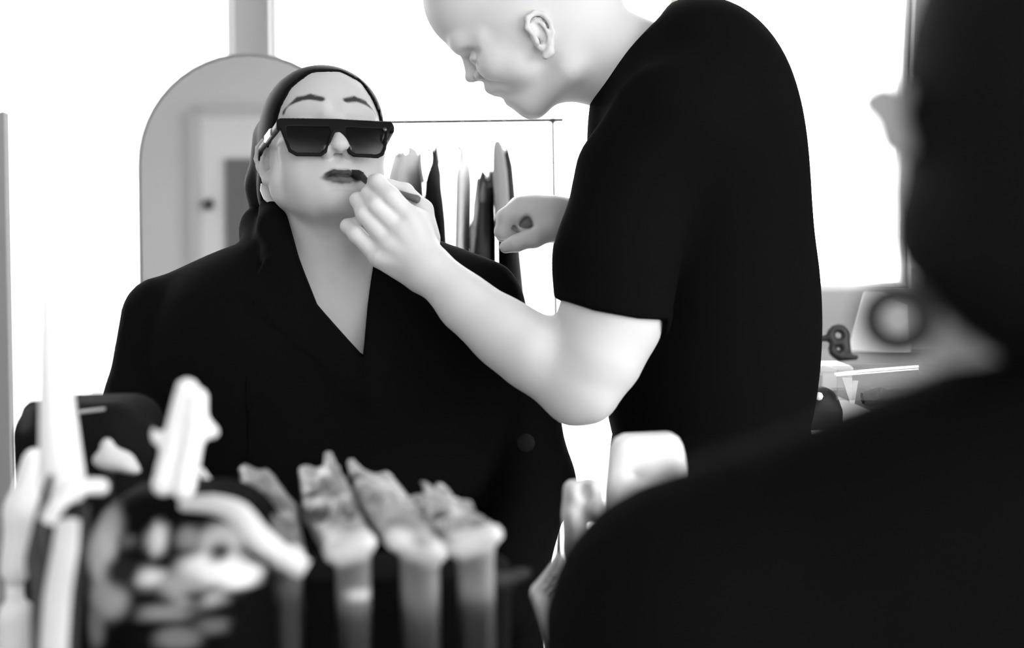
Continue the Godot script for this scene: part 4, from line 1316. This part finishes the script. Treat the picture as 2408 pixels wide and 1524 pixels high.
	var tl := W(1275, 0, 1.75).x
	var tm := W(1600, 0, 1.75).x
	var trr := W(1965, 0, 1.97).x
	var th := W(0, 650, 1.75).y
	var tb := W(0, 790, 1.75).y
	job("shirt", who, t, [
		[Vector3(tl, th, -2.24), Vector3(trr, W(0, -20, 1.97).y, -1.6), 0.0075],
		[Vector3(tm - 0.01, W(0, 1060, 1.9).y, -2.2), Vector3(trr, tb + 0.012, -1.7), 0.0085],
		[Vector3(tl, W(0, 1060, 1.9).y, -2.2), Vector3(tm, tb + 0.012, -1.7), 0.0085],
		[Vector3(tm - 0.012, tb - 0.01, -2.2), Vector3(trr, th + 0.012, -1.6), 0.0085],
		[Vector3(tl, tb, -1.91), Vector3(tm, th + 0.01, -1.6), 0.0035],
		[Vector3(tl, tb, -2.2), Vector3(tm, th, -1.9), 0.0085]], painted(0.9, {"metallic_specular": 0.1}))
	# trousers
	var tr := Field.new()
	tr.base = g(0.006)
	var hip := W(1672, 1080, 1.97)
	tr.ell(hip, Basis(), Vector3(0.14, 0.16, 0.165), 0.03)
	for s in [-1.0, 1.0]:
		tr.chain([hip + Vector3(0, -0.03, s * 0.085), Vector3(hip.x - 0.03, 0.45, hip.z + s * 0.10), Vector3(hip.x + 0.02, 0.05, hip.z + s * 0.11)], [0.092, 0.07, 0.055], 0.03)
	job("trousers", who, tr, [[Vector3(hip.x - 0.2, -0.01, hip.z - 0.25), hip + Vector3(0.2, 0.2, 0.25), 0.014]], painted(0.9, {"metallic_specular": 0.1}))

# ---------------------------------------------------------------- the person close to the camera
func near_person() -> void:
	var who := thing("person", "blurred dark-haired person in a black top seen from behind, very close on the right", "person")
	var cb := cam.basis
	var z := 0.53
	var sc := z / F
	var f := Field.new()
	f.base = g(0.36)
	f.ell(W(2230, 440, z + 0.03), cb, Vector3(135 * sc, 200 * sc, 0.03), 0.012)
	f.cap(W(2362, 660, z + 0.03), W(2430, 1000, z + 0.02), 200 * sc, 225 * sc, 0.015)
	f.cap(W(2074, 252, z), W(2116, 345, z), 44 * sc, 34 * sc, 0.005)
	f.chain([W(2150, 222, z), W(2064, 214, z), W(2034, 238, z - 0.004), W(2050, 305, z - 0.004), W(2090, 368, z)], [28 * sc, 26 * sc, 24 * sc, 20 * sc, 18 * sc], 0.003)
	f.ell(W(2058, 300, z - 0.010), cb, Vector3(14 * sc, 34 * sc, 0.008), 0.003, 1)
	job("body", who, f, [[Vector3(W(1990, 0, z).x, W(0, 1000, z).y, -z - 0.10), Vector3(W(2800, 0, z).x, W(0, 150, z).y, -z + 0.06), 0.004]], painted(0.5))
	var h := Field.new()
	h.base = g(0.011)
	h.ell(W(2600, 210, z), cb, Vector3(470 * sc, 570 * sc, 0.08), 0.02)
	h.ell(W(2620, 600, z), cb, Vector3(400 * sc, 330 * sc, 0.07), 0.03)
	h.ell(W(2290, 556, z + 0.015), cb, Vector3(150 * sc, 60 * sc, 0.02), 0.03)
	job("hair", who, h, [[Vector3(W(2060, 0, z).x, W(0, 1000, z).y, -z - 0.13), Vector3(W(3200, 0, z).x, W(0, -400, z).y, -z + 0.10), 0.006]], painted(0.7, {"metallic_specular": 0.12}))
	var hoop := []
	for k in 33:
		hoop.append(W(2112 + 64 * cos(TAU * k / 32.0), 750 + 58 * sin(TAU * k / 32.0), z + 0.004))
	var ho := part("earring", tube_mesh(hoop, 37 * sc, 16), grey(0.035, 0.6, {"metallic_specular": 0.2}), self)
	tag(ho, "thick round hoop earring of the blurred person on the right", "earring")
	var t := Field.new()
	t.base = g(0.005)
	t.cap(W(2500, 1208, z + 0.01), W(1640, 1464, z + 0.02), 430 * sc, 360 * sc, 0.03)
	t.ell(W(2450, 2700, z + 0.02), cb, Vector3(0.17, 0.24, 0.10), 0.06)
	t.cap(W(1640, 1520, z + 0.02), W(1560, 2900, z + 0.02), 345 * sc, 270 * sc, 0.03)
	job("top", who, t, [[Vector3(W(1200, 0, z).x, EYE.y - 0.62, -z - 0.16), Vector3(W(3600, 0, z).x, W(0, 780, z).y, -z + 0.13), 0.010]], painted(0.9, {"metallic_specular": 0.1}))
